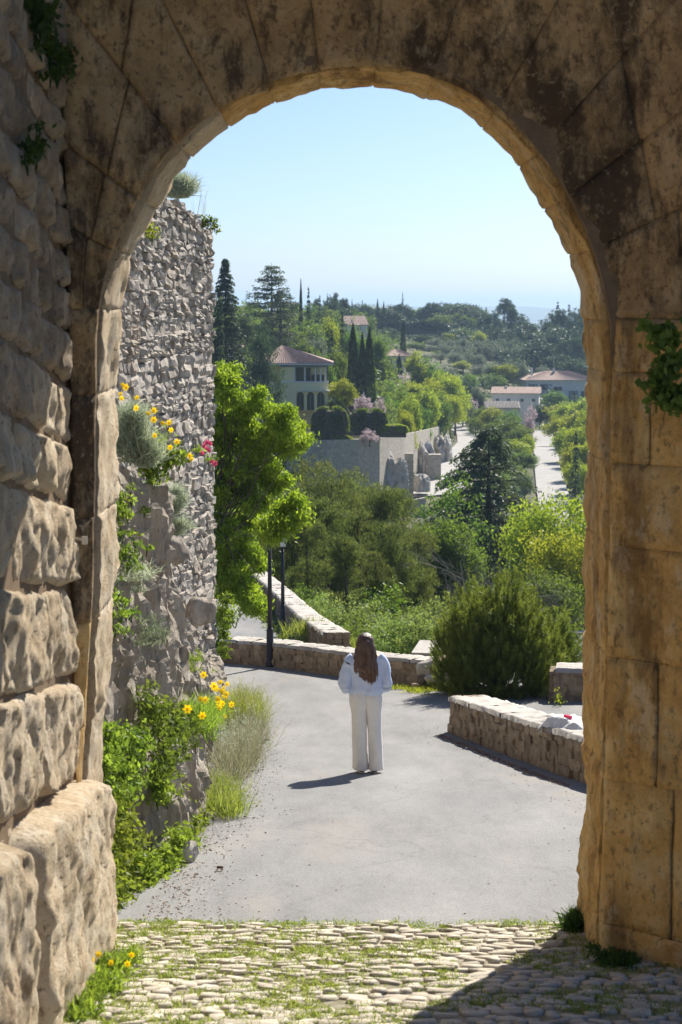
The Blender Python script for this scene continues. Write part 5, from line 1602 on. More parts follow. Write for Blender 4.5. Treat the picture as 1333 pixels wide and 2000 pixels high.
def skin_body(root, joints, edges, radii, m, name='body'):
    me = bpy.data.meshes.new(name); me.from_pydata(joints, edges, []); me.update()
    me.materials.append(m)
    o = bpy.data.objects.new(name, me); col.objects.link(o); o.parent = root
    sk_ = o.modifiers.new('skin', 'SKIN'); sk_.use_smooth_shade = True
    for v, r_ in zip(me.skin_vertices[0].data, radii):
        v.radius = (r_, r_) if not hasattr(r_, '__len__') else r_
    me.skin_vertices[0].data[0].use_root = True
    ss = o.modifiers.new('subsurf', 'SUBSURF'); ss.levels = 1; ss.render_levels = 2
    return o
skin = surf('skin', [(.3, (.50,.30,.21)), (.7, (.60,.38,.28))], scale=12, bump=0, rough=.55)
def cloth_mat(name, c, weave=240):
    m = surf(name, [(.3, [x * .9 for x in c]), (.7, c)], scale=9, bump=.35, bscale=weave, bd=.004, rough=.95, spec=.1)
    return m
M['shirt'] = cloth_mat('pale_blue_cotton', (.68,.77,.95))
M['trousers'] = cloth_mat('off_white_linen', (.90,.87,.82))
def hair_mat():
    m, nt, out = nmat('long_brown_hair')
    f = noise_tex(nt, 60, 6, .7, (1.6, 1.6, .06), 'Object')
    c = ramp(nt, f, [(.3, (.035,.018,.011)), (.5, (.09,.045,.027)), (.72, (.24,.125,.075))])
    g = nt.nodes.new('ShaderNodeTexCoord'); sp = nt.nodes.new('ShaderNodeSeparateXYZ'); nt.links.new(g.outputs['Object'], sp.inputs[0])
    k = ramp(nt, sp.outputs['Z'], [(0, 1), (1, 0)])
    mr = N(nt, 'ShaderNodeMapRange'); mr.inputs[1].default_value = 1.10; mr.inputs[2].default_value = 1.55; mr.inputs[3].default_value = .75; mr.inputs[4].default_value = 0
    nt.links.new(sp.outputs['Z'], mr.inputs[0])
    c = mixc(nt, mr.outputs[0], c, (.21,.125,.078))
    b = nt.nodes.new('ShaderNodeBsdfPrincipled'); b.inputs['Roughness'].default_value = .42; b.inputs['Specular IOR Level'].default_value = .5
    nt.links.new(c, b.inputs['Base Color'])
    bm = nt.nodes.new('ShaderNodeBump'); bm.inputs['Strength'].default_value = .8; bm.inputs['Distance'].default_value = .006
    nt.links.new(noise_tex(nt, 90, 4, .7, (1.8, 1.8, .05), 'Object', 3), bm.inputs['Height']); nt.links.new(bm.outputs[0], b.inputs['Normal'])
    nt.links.new(b.outputs[0], out.inputs[0]); return m
M['hair'] = hair_mat()
def woman():
    p = onroad(714, 1506)
    k = (at(706, 1236, p.y).z - roadz(p.y)) / 1.68
    root = empty('person', (p.x, p.y, roadz(p.y) - .005), R(4)); root.scale = (k, k, k)
    tag(root, 'woman seen from behind in pale blue shirt and white wide trousers standing on the road', 'person')
    # y+ is the way she faces (away from the viewer)
    J = [(0,0,.93),(0,.0,1.08),(0,-.01,1.25),(0,0,1.38),(0,.0,1.455),(0,.01,1.50),(0,.02,1.575),(0,.02,1.64),
         (-.14,0,1.385),(-.205,-.02,1.24),(-.235,-.02,1.10),(-.20,.10,1.06),(-.13,.20,1.06),(-.10,.235,1.055),(-.075,.26,1.05),
         (.14,0,1.385),(.205,-.02,1.24),(.235,-.02,1.10),(.20,.10,1.06),(.13,.20,1.06),(.10,.235,1.055),(.075,.26,1.05),
         (-.085,0,.86),(-.075,.01,.50),(-.07,-.01,.10),(-.075,.03,.045),(-.085,.13,.03),
         (.085,0,.86),(.078,.01,.50),(.075,-.01,.10),(.08,.03,.045),(.095,.12,.03)]
    E = [(0,1),(1,2),(2,3),(3,4),(4,5),(5,6),(6,7),(3,8),(8,9),(9,10),(10,11),(11,12),(12,13),(13,14),(3,15),(15,16),(16,17),(17,18),(18,19),(19,20),(20,21),
         (0,22),(22,23),(23,24),(24,25),(25,26),(0,27),(27,28),(28,29),(29,30),(30,31)]
    Rr = [(.14,.10),(.11,.08),(.13,.09),(.10,.07),.05,.052,(.078,.09),(.07,.085),
          .055,.042,.038,.034,.027,(.032,.018),(.03,.014),.055,.042,.038,.034,.027,(.032,.018),(.03,.014),
          .075,.05,.033,.035,.03,.075,.05,.033,.035,.03]
    skin_body(root, J, E, Rr, skin)
    # fingers
    for sg in (-1, 1):
        for f in range(5):
            b = Vector((sg * (.085 - .0), .25, 1.072 - f * .0155)) if f < 4 else Vector((sg * .12, .215, 1.085))
            L = [.06, .07, .066, .052, .05][f]
            e = b + Vector((-sg * L * .8, .012, -.004)); g_ = e + Vector((-sg * .012, -.02, -.003))
            mb = MB(); mb.tube([b, b.lerp(e, .5) + Vector((0, .006, 0)), e, g_], [.0085, .0082, .0075, .006], 7)
            obj('finger', mb.mesh('finger', True), skin, root)
    # trousers: waist block + two wide legs
    def leg(sg):
        rings = []
        for z, cx, cy, rx, ry in [(1.03,.055,0,.115,.115),(.97,.07,-.01,.125,.13),(.90,.083,-.015,.122,.135),(.82,.09,-.012,.113,.125),(.76,.094,-.008,.100,.114),(.62,.096,0,.091,.104),(.48,.098,.0,.085,.100),(.32,.100,0,.085,.101),(.18,.102,0,.089,.107),(.08,.103,0,.094,.113),(.035,.103,0,.096,.115)]:
            sh = -.030 * (1 - z) if sg < 0 else -.028 * (1 - z)
            rings.append(ell(sg * cx * .92 + .022 * (1 - z) + (.012 if sg > 0 else .016) * (1 - z), cy, z, rx * .98, ry, 30, 2.3))
        return smooth_rings(rings, 6)
    mb = MB(); mb.loft(leg(-1)); mb.loft(leg(1))
    V, Q = mb.arrays(); V, Q = fold((V, Q), .030, 5.5, 2, .22)
    obj('trousers', fmesh('trousers', V, Q, True), M['trousers'], root)
    # shirt body
    rings = [ell(0, .0, 1.0, .165, .125, 36, 2.4), ell(0, 0, .885 + .125, .195, .145, 36, 2.4)]
    spec = [(.955,.198,.142),(.985,.207,.152),(1.03,.212,.155),(1.10,.205,.145),(1.20,.195,.133),(1.30,.192,.125),(1.37,.178,.112),(1.415,.135,.092),(1.45,.075,.07),(1.47,.058,.06)]
    rings = [ell(0, -.005, z, a_, b_, 36, 2.5) for z, a_, b_ in spec]
    mb = MB(); mb.loft(smooth_rings(rings, 6), cap=False)
    V, Q = mb.arrays(); V, Q = fold((V, Q), .045, 4.5, 5, .8)
    V2 = V.copy()
    shirt = obj('shirt', fmesh('shirt', V, Q, True), M['shirt'], root)
    for sg in (-1, 1):
        ax = [(-.135,-.0,1.385),(-.185,-.012,1.33),(-.218,-.02,1.24),(-.242,-.03,1.14),(-.248,-.03,1.07),(-.232,.02,1.03),(-.205,.09,1.04),(-.165,.155,1.055),(-.150,.18,1.06)]
        rad = [.078,.082,.077,.074,.078,.076,.066,.052,.040]
        mb = MB(); pts_ = [(sg * -x if sg > 0 else x, y, z) for x, y, z in ax]
        # densify
        Aa = smooth_rings([np.array([p_]) for p_ in pts_], 5); Ra = smooth_rings([np.array([[r_, 0, 0]]) for r_ in rad], 5)
        mb.tube([a_[0] for a_ in Aa], [r_[0][0] for r_ in Ra], 18)
        V, Q = mb.arrays(); V, Q = fold((V, Q), .035, 8, 9 + sg, 1)
        obj('sleeve', fmesh('sleeve', V, Q, True), M['shirt'], shirt)
    mb = MB(); mb.loft(smooth_rings([ell(0, .0, 1.452, .075, .068, 24), ell(0, -.0, 1.475, .066, .062, 24), ell(0, .0, 1.492, .06, .058, 24)], 4), cap=False); obj('collar', mb.mesh('collar', True), M['shirt'], shirt)
    # hair: cap and long fall behind, ending in a slanted point
    sp_ = [(1.685,0,.02,.010,.010),(1.675,0,.018,.045,.045),(1.65,0,.012,.076,.085),(1.60,0,.0,.098,.108),(1.54,-.002,-.012,.108,.112),(1.48,-.004,-.03,.120,.098),(1.42,-.008,-.055,.135,.082),(1.35,-.010,-.085,.146,.062),(1.28,-.008,-.110,.142,.052),(1.22,.006,-.122,.124,.045),(1.16,.030,-.128,.088,.036),(1.11,.052,-.130,.040,.022),(1.09,.058,-.130,.012,.01)]
    rings = [ell(cx, cy, z, rx, ry, 32, 2.2) for z, cx, cy, rx, ry in sp_]
    mb = MB(); mb.loft(smooth_rings(rings, 6))
    V, Q = mb.arrays()
    for i, q in enumerate(V):
        a_ = math.atan2(q[1] + .03, q[0]); d = .007 * math.sin(a_ * 17 + q[2] * 5) + .006 * math.sin(a_ * 31 - q[2] * 9)
        t = min(1, max(0, (1.66 - q[2]) / .12)); V[i, 0] += math.cos(a_) * d * t; V[i, 1] += math.sin(a_) * d * t
    hair = obj('hair', fmesh('hair', V, Q, True), M['hair'], root)
    rng = rs(7); mb = MB()
    for i in range(150):
        a_ = rng.uniform(-math.pi, 0); z0 = rng.uniform(1.2, 1.5)
        rx = np.interp(z0, [1.16, 1.28, 1.42, 1.54], [.085, .14, .133, .105]); cy = np.interp(z0, [1.16, 1.28, 1.42, 1.54], [-.13, -.11, -.055, -.01]); ry = np.interp(z0, [1.16, 1.3, 1.54], [.036, .058, .112])
        x = rx * math.cos(a_) * 1.01; y = cy + ry * math.sin(a_) * 1.02; L = rng.uniform(.12, .22)
        zb = max(z0 - L, 1.075 + abs(x - .05) * .7)
        if zb > z0 - .03: continue
        mb.tube([(x, y, z0), (x * .97 + rng.normal() * .004, y - .006, (z0 + zb) / 2), (x * .90 + .012 + rng.normal() * .008, min(y, -.11) - .006, zb)], [.003, .005, .001], 4, False)
    st = obj('hair_strands', mb, M['hair'], hair); st['kind'] = 'stuff'
    mb = MB(); mb.tube([(.012, -.112, 1.605), (.035, -.108, 1.604)], .006, 6); obj('hair_clip', mb, M['steel'], hair)
    # shoes
    for sg, cx in ((-1, -.050), (1, .108)):
        mb = MB(); rings = []
        for y, w_, h_ in [(-.075,.028,.05),(-.06,.036,.07),(-.02,.038,.075),(.04,.040,.062),(.10,.045,.05),(.15,.040,.038),(.175,.02,.02)]:
            rings.append([(cx + w_ * math.cos(t), y, .006 + max(0, h_ * .5 + h_ * .5 * math.sin(t))) for t in [2 * math.pi * i / 16 for i in range(16)]])
        mb.loft(smooth_rings(rings, 3)); sh = obj('shoe', mb.mesh('shoe', True), M['leather'], root)
        mb = MB(); mb.loft([[(cx + w_ * math.cos(t), yy + .13 * math.sin(t), z) for t in [2 * math.pi * i / 16 for i in range(16)]] for z, w_, yy in ((0, .043, .05), (.014, .045, .05))]); obj('sole', mb, M['white'], sh)
M['leather'] = plain('dark_brown_leather', (.05,.022,.014), .45)
woman()

# two small walkers on the far road
def walker(px, base, top, Y, label, helmet):
    p = at(px, base, Y); h = at(px, top, Y).z - p.z; k = h / 1.75
    root = empty('person', (p.x, Y, p.z)); root.scale = (k,) * 3; tag(root, label, 'person')
    J = [(0,0,.95),(0,0,1.2),(0,0,1.42),(0,0,1.5),(0,0,1.62),(-.2,0,1.4),(-.3,.05,1.15),(-.2,.2,1.1),(.2,0,1.4),(.3,.05,1.15),(.2,.2,1.1),(-.1,0,.85),(-.11,.1,.5),(-.1,0,.08),(-.1,.12,.04),(.1,0,.85),(.11,-.05,.5),(.1,-.15,.1),(.1,-.03,.05)]
    E = [(0,1),(1,2),(2,3),(3,4),(2,5),(5,6),(6,7),(2,8),(8,9),(9,10),(0,11),(11,12),(12,13),(13,14),(0,15),(15,16),(16,17),(17,18)]
    skin_body(root, J, E, [(.17,.12),(.16,.11),(.14,.1),.06,.11,.07,.055,.04,.07,.055,.04,.1,.075,.05,.04,.1,.075,.05,.04], M['iron'])
    mb = MB(); mb.tube([(0, 0, 1.58), (0, 0, 1.66), (0, 0, 1.73), (0, 0, 1.76)], [.10, .125, .09, .02], 8); obj('helmet' if helmet else 'hat', mb.mesh('helmet', True), M['iron'], root)
walker(925, 893, 876, 335, 'small distant walker in dark clothes on the pale road, shorter of the pair', False)
walker(933, 893, 873, 333, 'small distant walker in dark clothes on the pale road, taller of the pair', True)

# ------------------------------------------------------------------ cobbles inside the gate
def cobz(x, y): return roadz(y) + .0
cg = empty('cobbled_ramp', (0, 0, 0)); tag(cg, kind='structure')
def cgf(u, v):
    y = -6 + (11.93 + 6) * v; x = -1.9 + 6.5 * u
    return (x, y, cobz(x, y) + .010 + .02 * fbm((x, y, 0), 1.5, 3) - (.025 if v > .99 else 0))
obj('bedding', grid_mesh('bedding', 70, 180, cgf), M['bedding'], cg)
rng = random.Random(77); items = []
y = 11.9
while y > 7.6:
    dy = rng.uniform(.045, .085) * (1 if y > 10 else 1.1); x = -1.75 + rng.uniform(0, .1); yo = rng.uniform(0, 6)
    while x < 2.4:
        su = rng.uniform(.07, .19)
        ya = y + .03 * math.sin(x * 2.3) + rng.uniform(-.025, .025)
        if rng.random() < .86 and ya < 11.93:
            z = cobz(x, ya) + .012 + .02 * fbm((x, ya, 0), 1.5, 3)
            items.append((Vector((x + su / 2, ya, z - .004 + rng.uniform(-.007, .006))), Vector((1, rng.uniform(-.38, .38), rng.uniform(-.07, .07))), Vector((0, 1, -.12 + rng.uniform(-.1, .1))), su * rng.uniform(.75, 1.02), dy * rng.uniform(.7, 1.12), rng.uniform(.024, .042)))
        x += su
    y -= dy
items.sort(key=lambda it: -it[3] * it[4] * (1 if it[0].y > 8.9 else .05) * (1 + (11.9 - it[0].y) * .2))
stone_pieces(cg, items, 'cobble', 'cobblestone', 300, 'small_cobbles')

# ------------------------------------------------------------------ plants
def weeds(name, spots, m, label, cat, leaf=.04, per=60, spread=.12, hgt=.15,  seed=0, asp=.45, up=.6, flowers=(), fcol='yellow', group=None, fsize=.03, stems=True):
    """spots: world points; leafy clumps rising from each"""
    rng = rs(seed); spots = [Vector(s) for s in spots]
    o0 = spots[0]; root = empty(name, o0); tag(root, label, cat, group)
    S_ = np.array([s - o0 for s in spots]); n = len(S_) * per
    base = np.repeat(S_, per, 0)
    P = base + np.stack([rng.normal(size=n) * spread, rng.normal(size=n) * spread, np.abs(rng.normal(size=n)) * hgt * .6 + rng.uniform(-.1, .3, n) * hgt], 1)
    D = np.tile([0, 0, up], (n, 1)) + rng.normal(size=(n, 3)) * .7
    v = np.clip(np.repeat(rng.uniform(0, .6, len(S_)), per) + rng.uniform(0, .4, n), 0, 1)
    obj('foliage', leafmesh('foliage', P, leaf, leaf * asp, seed + 5, D, .6, v), M[m], root)
    if stems:
        mb = MB()
        for k in range(min(len(S_) * 3, 60)):
            b = S_[k % len(S_)]; e = b + np.array([rng.normal() * spread, rng.normal() * spread, hgt * rng.uniform(.6, 1.1)])
            mb.tube([b - np.array([0, 0, .05]), (b + e) / 2 + rng.normal(size=3) * .01, e], [.004, .003, .0015], 4, False)
        obj('stem', mb, M[m], root)['kind'] = 'stuff'
    for f in flowers:
        flower(root, Vector(f) - o0, fsize * rng.uniform(.8, 1.2), fcol, rng)
    return root
FM = {}
def flower(root, loc, r, fcol, rng):
    if fcol not in FM:
        mb = MB()
        for k in range(6):
            a_ = k * math.pi / 3; c, s = math.cos(a_), math.sin(a_)
            mb.add([(0, 0, 0), (c * .6 - s * .3, s * .6 + c * .3, .12), (c, s, .22), (c * .6 + s * .3, s * .6 - c * .3, .12)], [(0, 3, 2, 1)])
        mb.tube([(0, 0, -.02), (0, 0, .16)], [.28, .22], 6)
        me = mb.mesh('flower'); me.materials.append(M[fcol]); FM[fcol] = me
    o = obj('flower', FM[fcol], None, root, loc=loc, rot=(rng.uniform(.9, 1.5), rng.uniform(-.5, .5), rng.uniform(-.6, .6)), scale=(r, r, r))
def blades(name, spots, m, label, cat, per=40, L=.2, W=.006, spread=.1, seed=0, lean=.45, kind=None, heads=None, flowers=(), fcol='yellow', fsize=.03):
    rng = rs(seed); spots = [Vector(s) for s in spots]; o0 = spots[0]
    root = empty(name, o0); tag(root, label, cat)
    if kind: root['kind'] = kind
    S_ = np.array([s - o0 for s in spots]); n = len(S_) * per
    B = np.repeat(S_, per, 0) + np.stack([rng.normal(size=n) * spread, rng.normal(size=n) * spread, np.zeros(n)], 1)
    D = unit(np.tile([0, 0, 1.], (n, 1)) + rng.normal(size=(n, 3)) * lean); D[:, 2] = np.abs(D[:, 2])
    l = L * rng.uniform(.5, 1.15, (n, 1)); Sd = unit(np.cross(D, rng.normal(size=(n, 3)))) * W / 2
    bend = unit(rng.normal(size=(n, 3)) * [1, 1, 0]) * l * .15
    M1 = B + D * l * .55; T = B + D * l + bend - [0, 0, .02]
    V = np.stack([B - Sd, B + Sd, M1 + Sd * .8, M1 - Sd * .8, T], 1).reshape(-1, 3)
    i0 = np.arange(n)[:, None] * 5
    Q = np.concatenate([i0 + [0, 1, 2, 3], i0 + [3, 2, 4, 4]], 0)
    vv = rng.uniform(0, 1, n)
    o = obj('foliage', fmesh('foliage', V, Q, False, np.concatenate([vv, vv])), M[m], root)
    if heads:
        hp = T[rng.uniform(size=n) < heads[1]]
        C = np.repeat(hp, 6, 0) + rng.normal(size=(len(hp) * 6, 3)) * [.006, .006, .02]
        obj('seed_head', leafmesh('seed_head', C, .016, .009, seed), M[heads[0]], root)
    for f in flowers:
        flower(root, Vector(f) - o0, fsize * rng.uniform(.8, 1.2), fcol, rng)
    return root
def onbank(px, py, out=0.0):
    y = 18.
    for _ in range(30):
        z = at(px, py, y).z; x = rock_x(y, z) + out
        y2 = x / ((px - 666.5) / F) * .9946 * 1.0
        u = ray(px, py)[0]; y2 = x / u
        y = y * .5 + min(38, max(12.1, y2)) * .5
    return at(px, py, y)
def spr(fn, pts, n, rx, ry, seed):
    r_ = random.Random(seed); out = []
    for (px, py) in pts:
        for k in range(n):
            out.append(fn(px + r_.gauss(0, rx), py + r_.gauss(0, ry)))
    return out
# plants on top of the bank
Yt = 16.2
blades('grey_shrub', spr(lambda a_, b_: at(a_, b_, Yt), [(250, 885), (268, 870), (285, 900), (258, 840)], 7, 9, 12, 1), 'silver', 'feathery silver-grey plant clinging to the wall beside the gate, yellow daisies above', 'plant', per=120, L=.25, W=.007, spread=.045, seed=401, lean=.5,
       flowers=[at(*q, Yt - .32) for q in ((240,752),(247,757),(236,770),(238,778),(268,777),(267,797),(301,802),(290,808),(301,820),(318,827),(331,826),(303,851),(335,840),(346,863),(333,874))], fsize=.032)
weeds('leafy_plant', spr(lambda a_, b_: at(a_, b_, 16.6), [(290, 905), (320, 905), (350, 905), (290, 950), (275, 880)], 6, 16, 12, 2), 'weed', 'fresh green leafy clump below the silver-grey plant', 'plant', leaf=.07, per=34, spread=.05, hgt=.10, seed=402,
      flowers=[at(371, 890, 16.6), at(375, 897, 16.6)])
blades('grey_shrub', spr(lambda a_, b_: at(a_, b_, 18.0), [(345, 1030), (335, 1010), (350, 990)], 6, 9, 12, 3), 'silver', 'smaller silver-grey cushion plant lower on the wall above the shelf', 'plant', per=90, L=.17, W=.007, spread=.03, seed=403, lean=.6, flowers=[at(328, 1036, 17.8), at(292, 1047, 17.4)])
weeds('red_valerian', spr(lambda a_, b_: at(a_, b_, 30), [(385, 880), (412, 905)], 3, 6, 6, 4), 'weed', 'small magenta-flowered plant growing from the tall rubble wall', 'plant', leaf=.06, per=18, spread=.05, hgt=.08, seed=404, fcol='red', fsize=.055,
      flowers=[at(*q, 29.9) for q in ((405,864),(400,870),(411,867),(408,880),(395,885),(414,902),(420,906),(404,876))])
bp = [((245, 1010), 'low trailing weeds beside the gate jamb, below the leafy clump'), ((250, 1085), 'weeds hanging over the notch in the rock bank'), ((228, 1180), 'thin weeds between the jamb and the rock bank')]
for i, (q, lab) in enumerate(bp):
    weeds('trailing_weed', spr(lambda a_, b_: onbank(a_, b_, .06), [q], 14, 14, 30, 10 + i), 'weed' if i != 1 else 'green', lab, 'plant', leaf=.05, per=20, spread=.04, hgt=.05, seed=410 + i)
lo = [([(230, 1450), (250, 1490), (215, 1500), (240, 1540), (270, 1460), (225, 1570)], 14, 'bright ivy patch on the rock right behind the lowest gate block', 'weed', .09),
      ([(220, 1620), (240, 1650), (215, 1690), (250, 1720), (230, 1590), (265, 1690)], 14, 'leafy weeds climbing low on the rock beside the lowest gate block', 'weed', .12),
      ([(330, 1440), (310, 1410), (350, 1460), (300, 1390), (370, 1420), (330, 1490), (350, 1400)], 13, 'bushy green weeds halfway up the rock bank, among pale specks of rock', 'green', .12),
      ([(320, 1530), (330, 1560), (310, 1550)], 9, 'small green clump in the rock hollow below the bushy weeds', 'weed', .08),
      ([(230, 1790), (260, 1780), (290, 1770), (220, 1750), (245, 1815), (280, 1800)], 15, 'dark dense weeds at the corner where cobbles meet the bank', 'weed', .18),
      ([(320, 1700), (345, 1690), (365, 1660), (300, 1730), (335, 1730), (285, 1700), (350, 1640)], 14, 'fresh bright weeds along the road edge at the bank foot', 'weed', .20),
      ([(400, 1608), (390, 1600)], 9, 'single rosette plant at the asphalt edge', 'weed', .1)]
for i, (q, n_s, lab, m_, out_) in enumerate(lo):
    weeds('wall_weed', spr(lambda a_, b_: onbank(a_, b_, out_), q, n_s, 13, 14, 30 + i), m_, lab, 'plant', leaf=.055, per=30, spread=.045, hgt=.07, seed=430 + i,
          flowers=[onbank(*f, .16) for f in ([(352, 1658), (348, 1652)] if i == 5 else [])], fsize=.03)
for i, (q, m_, lab) in enumerate([((300, 1250), 'olive', 'pale grey-green cushion on the rock face below the shelf'), ((268, 1130), 'silver', 'silvery tuft in the notch at the top of the rock bank'), ((390, 1300), 'weed', 'small weed at the base of the tall rubble wall')]):
    blades('rock_plant', spr(lambda a_, b_: onbank(a_, b_, .05), [q], 10, 12, 16, 90 + i), m_, lab, 'plant', per=40, L=.14, W=.009, spread=.05, seed=490 + i, lean=.9)
# roadside flowering plants
blades('grass_clump', spr(lambda a_, b_: onroad(a_, b_), [(480, 1470), (470, 1500), (455, 1520), (490, 1450), (462, 1485)], 8, 12, 12, 50), 'lavender', 'wispy grey-violet grass clump leaning over the road edge', 'grass clump', per=60, L=.50, W=.006, spread=.08, seed=450, lean=.38, heads=('silver', .25))
blades('grass_clump', spr(lambda a_, b_: onroad(a_, b_), [(478, 1395), (488, 1410), (470, 1420), (462, 1400)], 8, 10, 8, 51), 'grass', 'green grass clump behind the wispy one at the road edge', 'grass clump', per=60, L=.50, W=.007, spread=.09, seed=451, lean=.35, heads=('lavender', .2))
weeds('yellow_spurge', spr(lambda a_, b_: onroad(a_, b_), [(462, 1505), (470, 1495), (455, 1510)], 8, 9, 5, 52), 'grass', 'yellow-green cushion at the foot of the wispy grass clump', 'plant', leaf=.035, per=50, spread=.05, hgt=.10, seed=452)
blades('grass_clump', spr(lambda a_, b_: onroad(a_, b_), [(425, 1575), (440, 1565), (415, 1560), (445, 1580)], 7, 10, 7, 53), 'grass', 'lower green-grey grass clump nearest along the road edge', 'grass clump', per=60, L=.34, W=.007, spread=.07, seed=453, lean=.4, heads=('lavender', .3))
blades('daisy_plant', spr(lambda a_, b_: onbank(a_, b_, .12), [(420, 1400), (440, 1400), (400, 1420), (380, 1410)], 8, 10, 10, 54), 'weed', 'yellow daisy plant blooming on the bank beside the road', 'plant', per=50, L=.3, W=.009, spread=.07, seed=454, lean=.4,
      flowers=[onbank(*q, .22 + .09 * (i % 4)) for i, q in enumerate(((398,1318),(431,1333),(444,1336),(419,1340),(438,1343),(422,1345),(434,1350),(443,1355),(436,1360),(441,1362),(426,1365),(392,1366),(402,1367),(428,1372),(436,1374),(453,1376),(452,1383),(429,1382),(367,1385),(396,1398),(440,1398)))], fsize=.038)
# plants on top of the tall wall
blades('wall_top_bush', spr(lambda a_, b_: at(a_, b_, 30.5), [(350, 378), (345, 365), (356, 370)], 7, 7, 5, 60), 'silver', 'grey bushy plant on top of the tall rubble wall next to the arch', 'bush', per=80, L=.34, W=.012, spread=.08, seed=460, lean=.75)
blades('wall_top_stalks', [at(q, 425, 33) for q in (380, 391, 398, 402)], 'lavender', 'thin dry stalks standing on the wall top against the sky', 'plant', per=2, L=.72, W=.012, spread=.03, seed=461, lean=.12)
weeds('wall_top_weed', spr(lambda a_, b_: at(a_, b_, 35.2), [(410, 438), (415, 445), (405, 432)], 4, 6, 4, 62), 'green', 'small leafy plant at the far top corner of the tall rubble wall', 'plant', leaf=.07, per=22, spread=.06, hgt=.08, seed=462)
weeds('moss_tuft', spr(lambda a_, b_: at(a_, b_, 27.2), [(288, 450), (292, 462)], 3, 5, 8, 63), 'yellowgreen', 'yellow-green tuft near the top of the tall rubble wall', 'plant', leaf=.06, per=22, spread=.05, hgt=.06, seed=463)
blades('ivy_strand', spr(lambda a_, b_: at(a_, b_, 36.3), [(436, 1210), (438, 1240), (436, 1270), (440, 1180)], 7, 4, 10, 64), 'weed', 'narrow ivy strand hanging at the far corner of the tall rubble wall', 'plant', per=30, L=.12, W=.03, spread=.05, seed=464, lean=1.5)
# shade plants inside the gate
def onside(px, py, out=.06):
    return at(px, py, (XL + out) / ray(px, py)[0])
weeds('wall_fern', spr(lambda a_, b_: onside(a_, b_, .05), [(85, 60), (100, 95), (95, 130), (115, 150), (130, 130), (80, 30)], 6, 11, 13, 70), 'shade_weed', 'dark hanging weed high on the shaded passage wall', 'plant', leaf=.055, per=22, spread=.035, hgt=.05, seed=470)
weeds('wall_fern', spr(lambda a_, b_: onside(a_, b_, .05), [(62, 290), (62, 310)], 6, 6, 10, 71), 'shade_weed', 'small dark weed tuft lower on the shaded passage wall', 'plant', leaf=.045, per=20, spread=.025, hgt=.04, seed=471)
weeds('jamb_plant', spr(lambda a_, b_: at(a_, b_, 10.35), [(1300, 670), (1310, 720), (1290, 750), (1320, 780), (1300, 790)], 7, 14, 14, 72), 'green', 'leafy caper plant hanging on the ochre gate jamb', 'plant', leaf=.052, per=26, spread=.04, hgt=.05, seed=472, asp=.7)
def oncob(px, py):
    lo_, hi_ = 6., 12.2
    for _ in range(40):
        y = (lo_ + hi_) / 2
        if at(px, py, y).z > roadz(y) + .03: lo_ = y
        else: hi_ = y
    return at(px, py, y)
blades('jamb_weed', spr(oncob, [(1130, 1806), (1140, 1800), (1120, 1812)], 6, 8, 3, 73), 'shade_weed', 'dark weed tuft at the outer foot of the gate jamb', 'weed', per=40, L=.14, W=.014, spread=.03, seed=473, lean=.7)
blades('jamb_weed', spr(oncob, [(1180, 1850), (1205, 1868), (1190, 1880), (1230, 1880)], 6, 9, 5, 74), 'shade_weed', 'flat dark weeds on the shaded cobbles along the jamb foot', 'weed', per=30, L=.08, W=.012, spread=.04, seed=474, lean=1.0)
blades('dandelion_clump', spr(oncob, [(185, 1885), (210, 1895), (160, 1930), (200, 1925), (240, 1880), (150, 1960), (175, 1970)], 7, 12, 8, 75), 'weed', 'weedy strip with dandelions between the cobbles and the big block', 'weed', per=34, L=.11, W=.013, spread=.04, seed=475, lean=.8,
       flowers=[oncob(*q) + Vector((0, 0, .09)) for q in ((176,1886),(193,1893),(218,1910),(258,1894),(250,1912),(183,1904))], fsize=.022)
# grass between the cobbles and along the seam
rng = random.Random(9); sp_ = []
for k in range(2300):
    x = rng.uniform(-1.7, 2.2); y = rng.uniform(8.3, 11.95)
    if mn.noise(Vector((x * 1.6, y * 2.2, 4))) > -.12 - .25 * (x < .3): sp_.append((x, y, roadz(y) + .012))
for k in range(70):
    x = rng.choice([rng.uniform(-1.5, -.9), rng.uniform(-1.5, 1.9)]); sp_.append((x, 11.95 + rng.uniform(-.03, .03), roadz(11.95) + .01))
g_ = blades('grass', sp_, 'grass', 'sparse grass growing in the joints of the cobbles', 'grass', per=22, L=.05, W=.006, spread=.035, seed=476, lean=1.0, kind='stuff')
# verge grass near the wall end, dry grass by the path wall
blades('verge_grass', spr(onroad, [(800, 1345), (830, 1343), (860, 1345), (890, 1345), (915, 1350), (880, 1335), (940, 1356)], 12, 14, 4, 77), 'yellowgreen', 'sunlit grass at the foot of the wall end and pine bush', 'grass', per=50, L=.10, W=.01, spread=.08, seed=477, lean=.8, kind='stuff')
blades('dry_grass', [at(q[0] + dx, q[1], 42.5) for q in ((620, 1262), (640, 1268), (655, 1275), (600, 1240), (665, 1278)) for dx in (-8, 0, 8)], 'grass', 'yellowish dry grass on the slope behind the low wall', 'grass', per=120, L=.5, W=.015, spread=.22, seed=478, lean=.5, kind='stuff')
blades('path_weeds', [Vector((x, y, roadz(y))) for y in np.linspace(40, 58, 14) for x in (lerp_table([(38.6, -.5), (41, -.85), (50, -2.0), (62, -3.2)], y),)], 'green', 'dark weeds along the foot of the slanting path wall', 'weed', per=60, L=.28, W=.02, spread=.14, seed=479, lean=.7, kind='stuff')
weeds('wall_plant', spr(lambda a_, b_: onroad(a_, b_), [(1095, 1368), (1090, 1350)], 5, 5, 8, 80), 'yellowgreen', 'small yellow-green plant at the corner of the grey stone block', 'plant', leaf=.05, per=24, spread=.06, hgt=.2, seed=480)
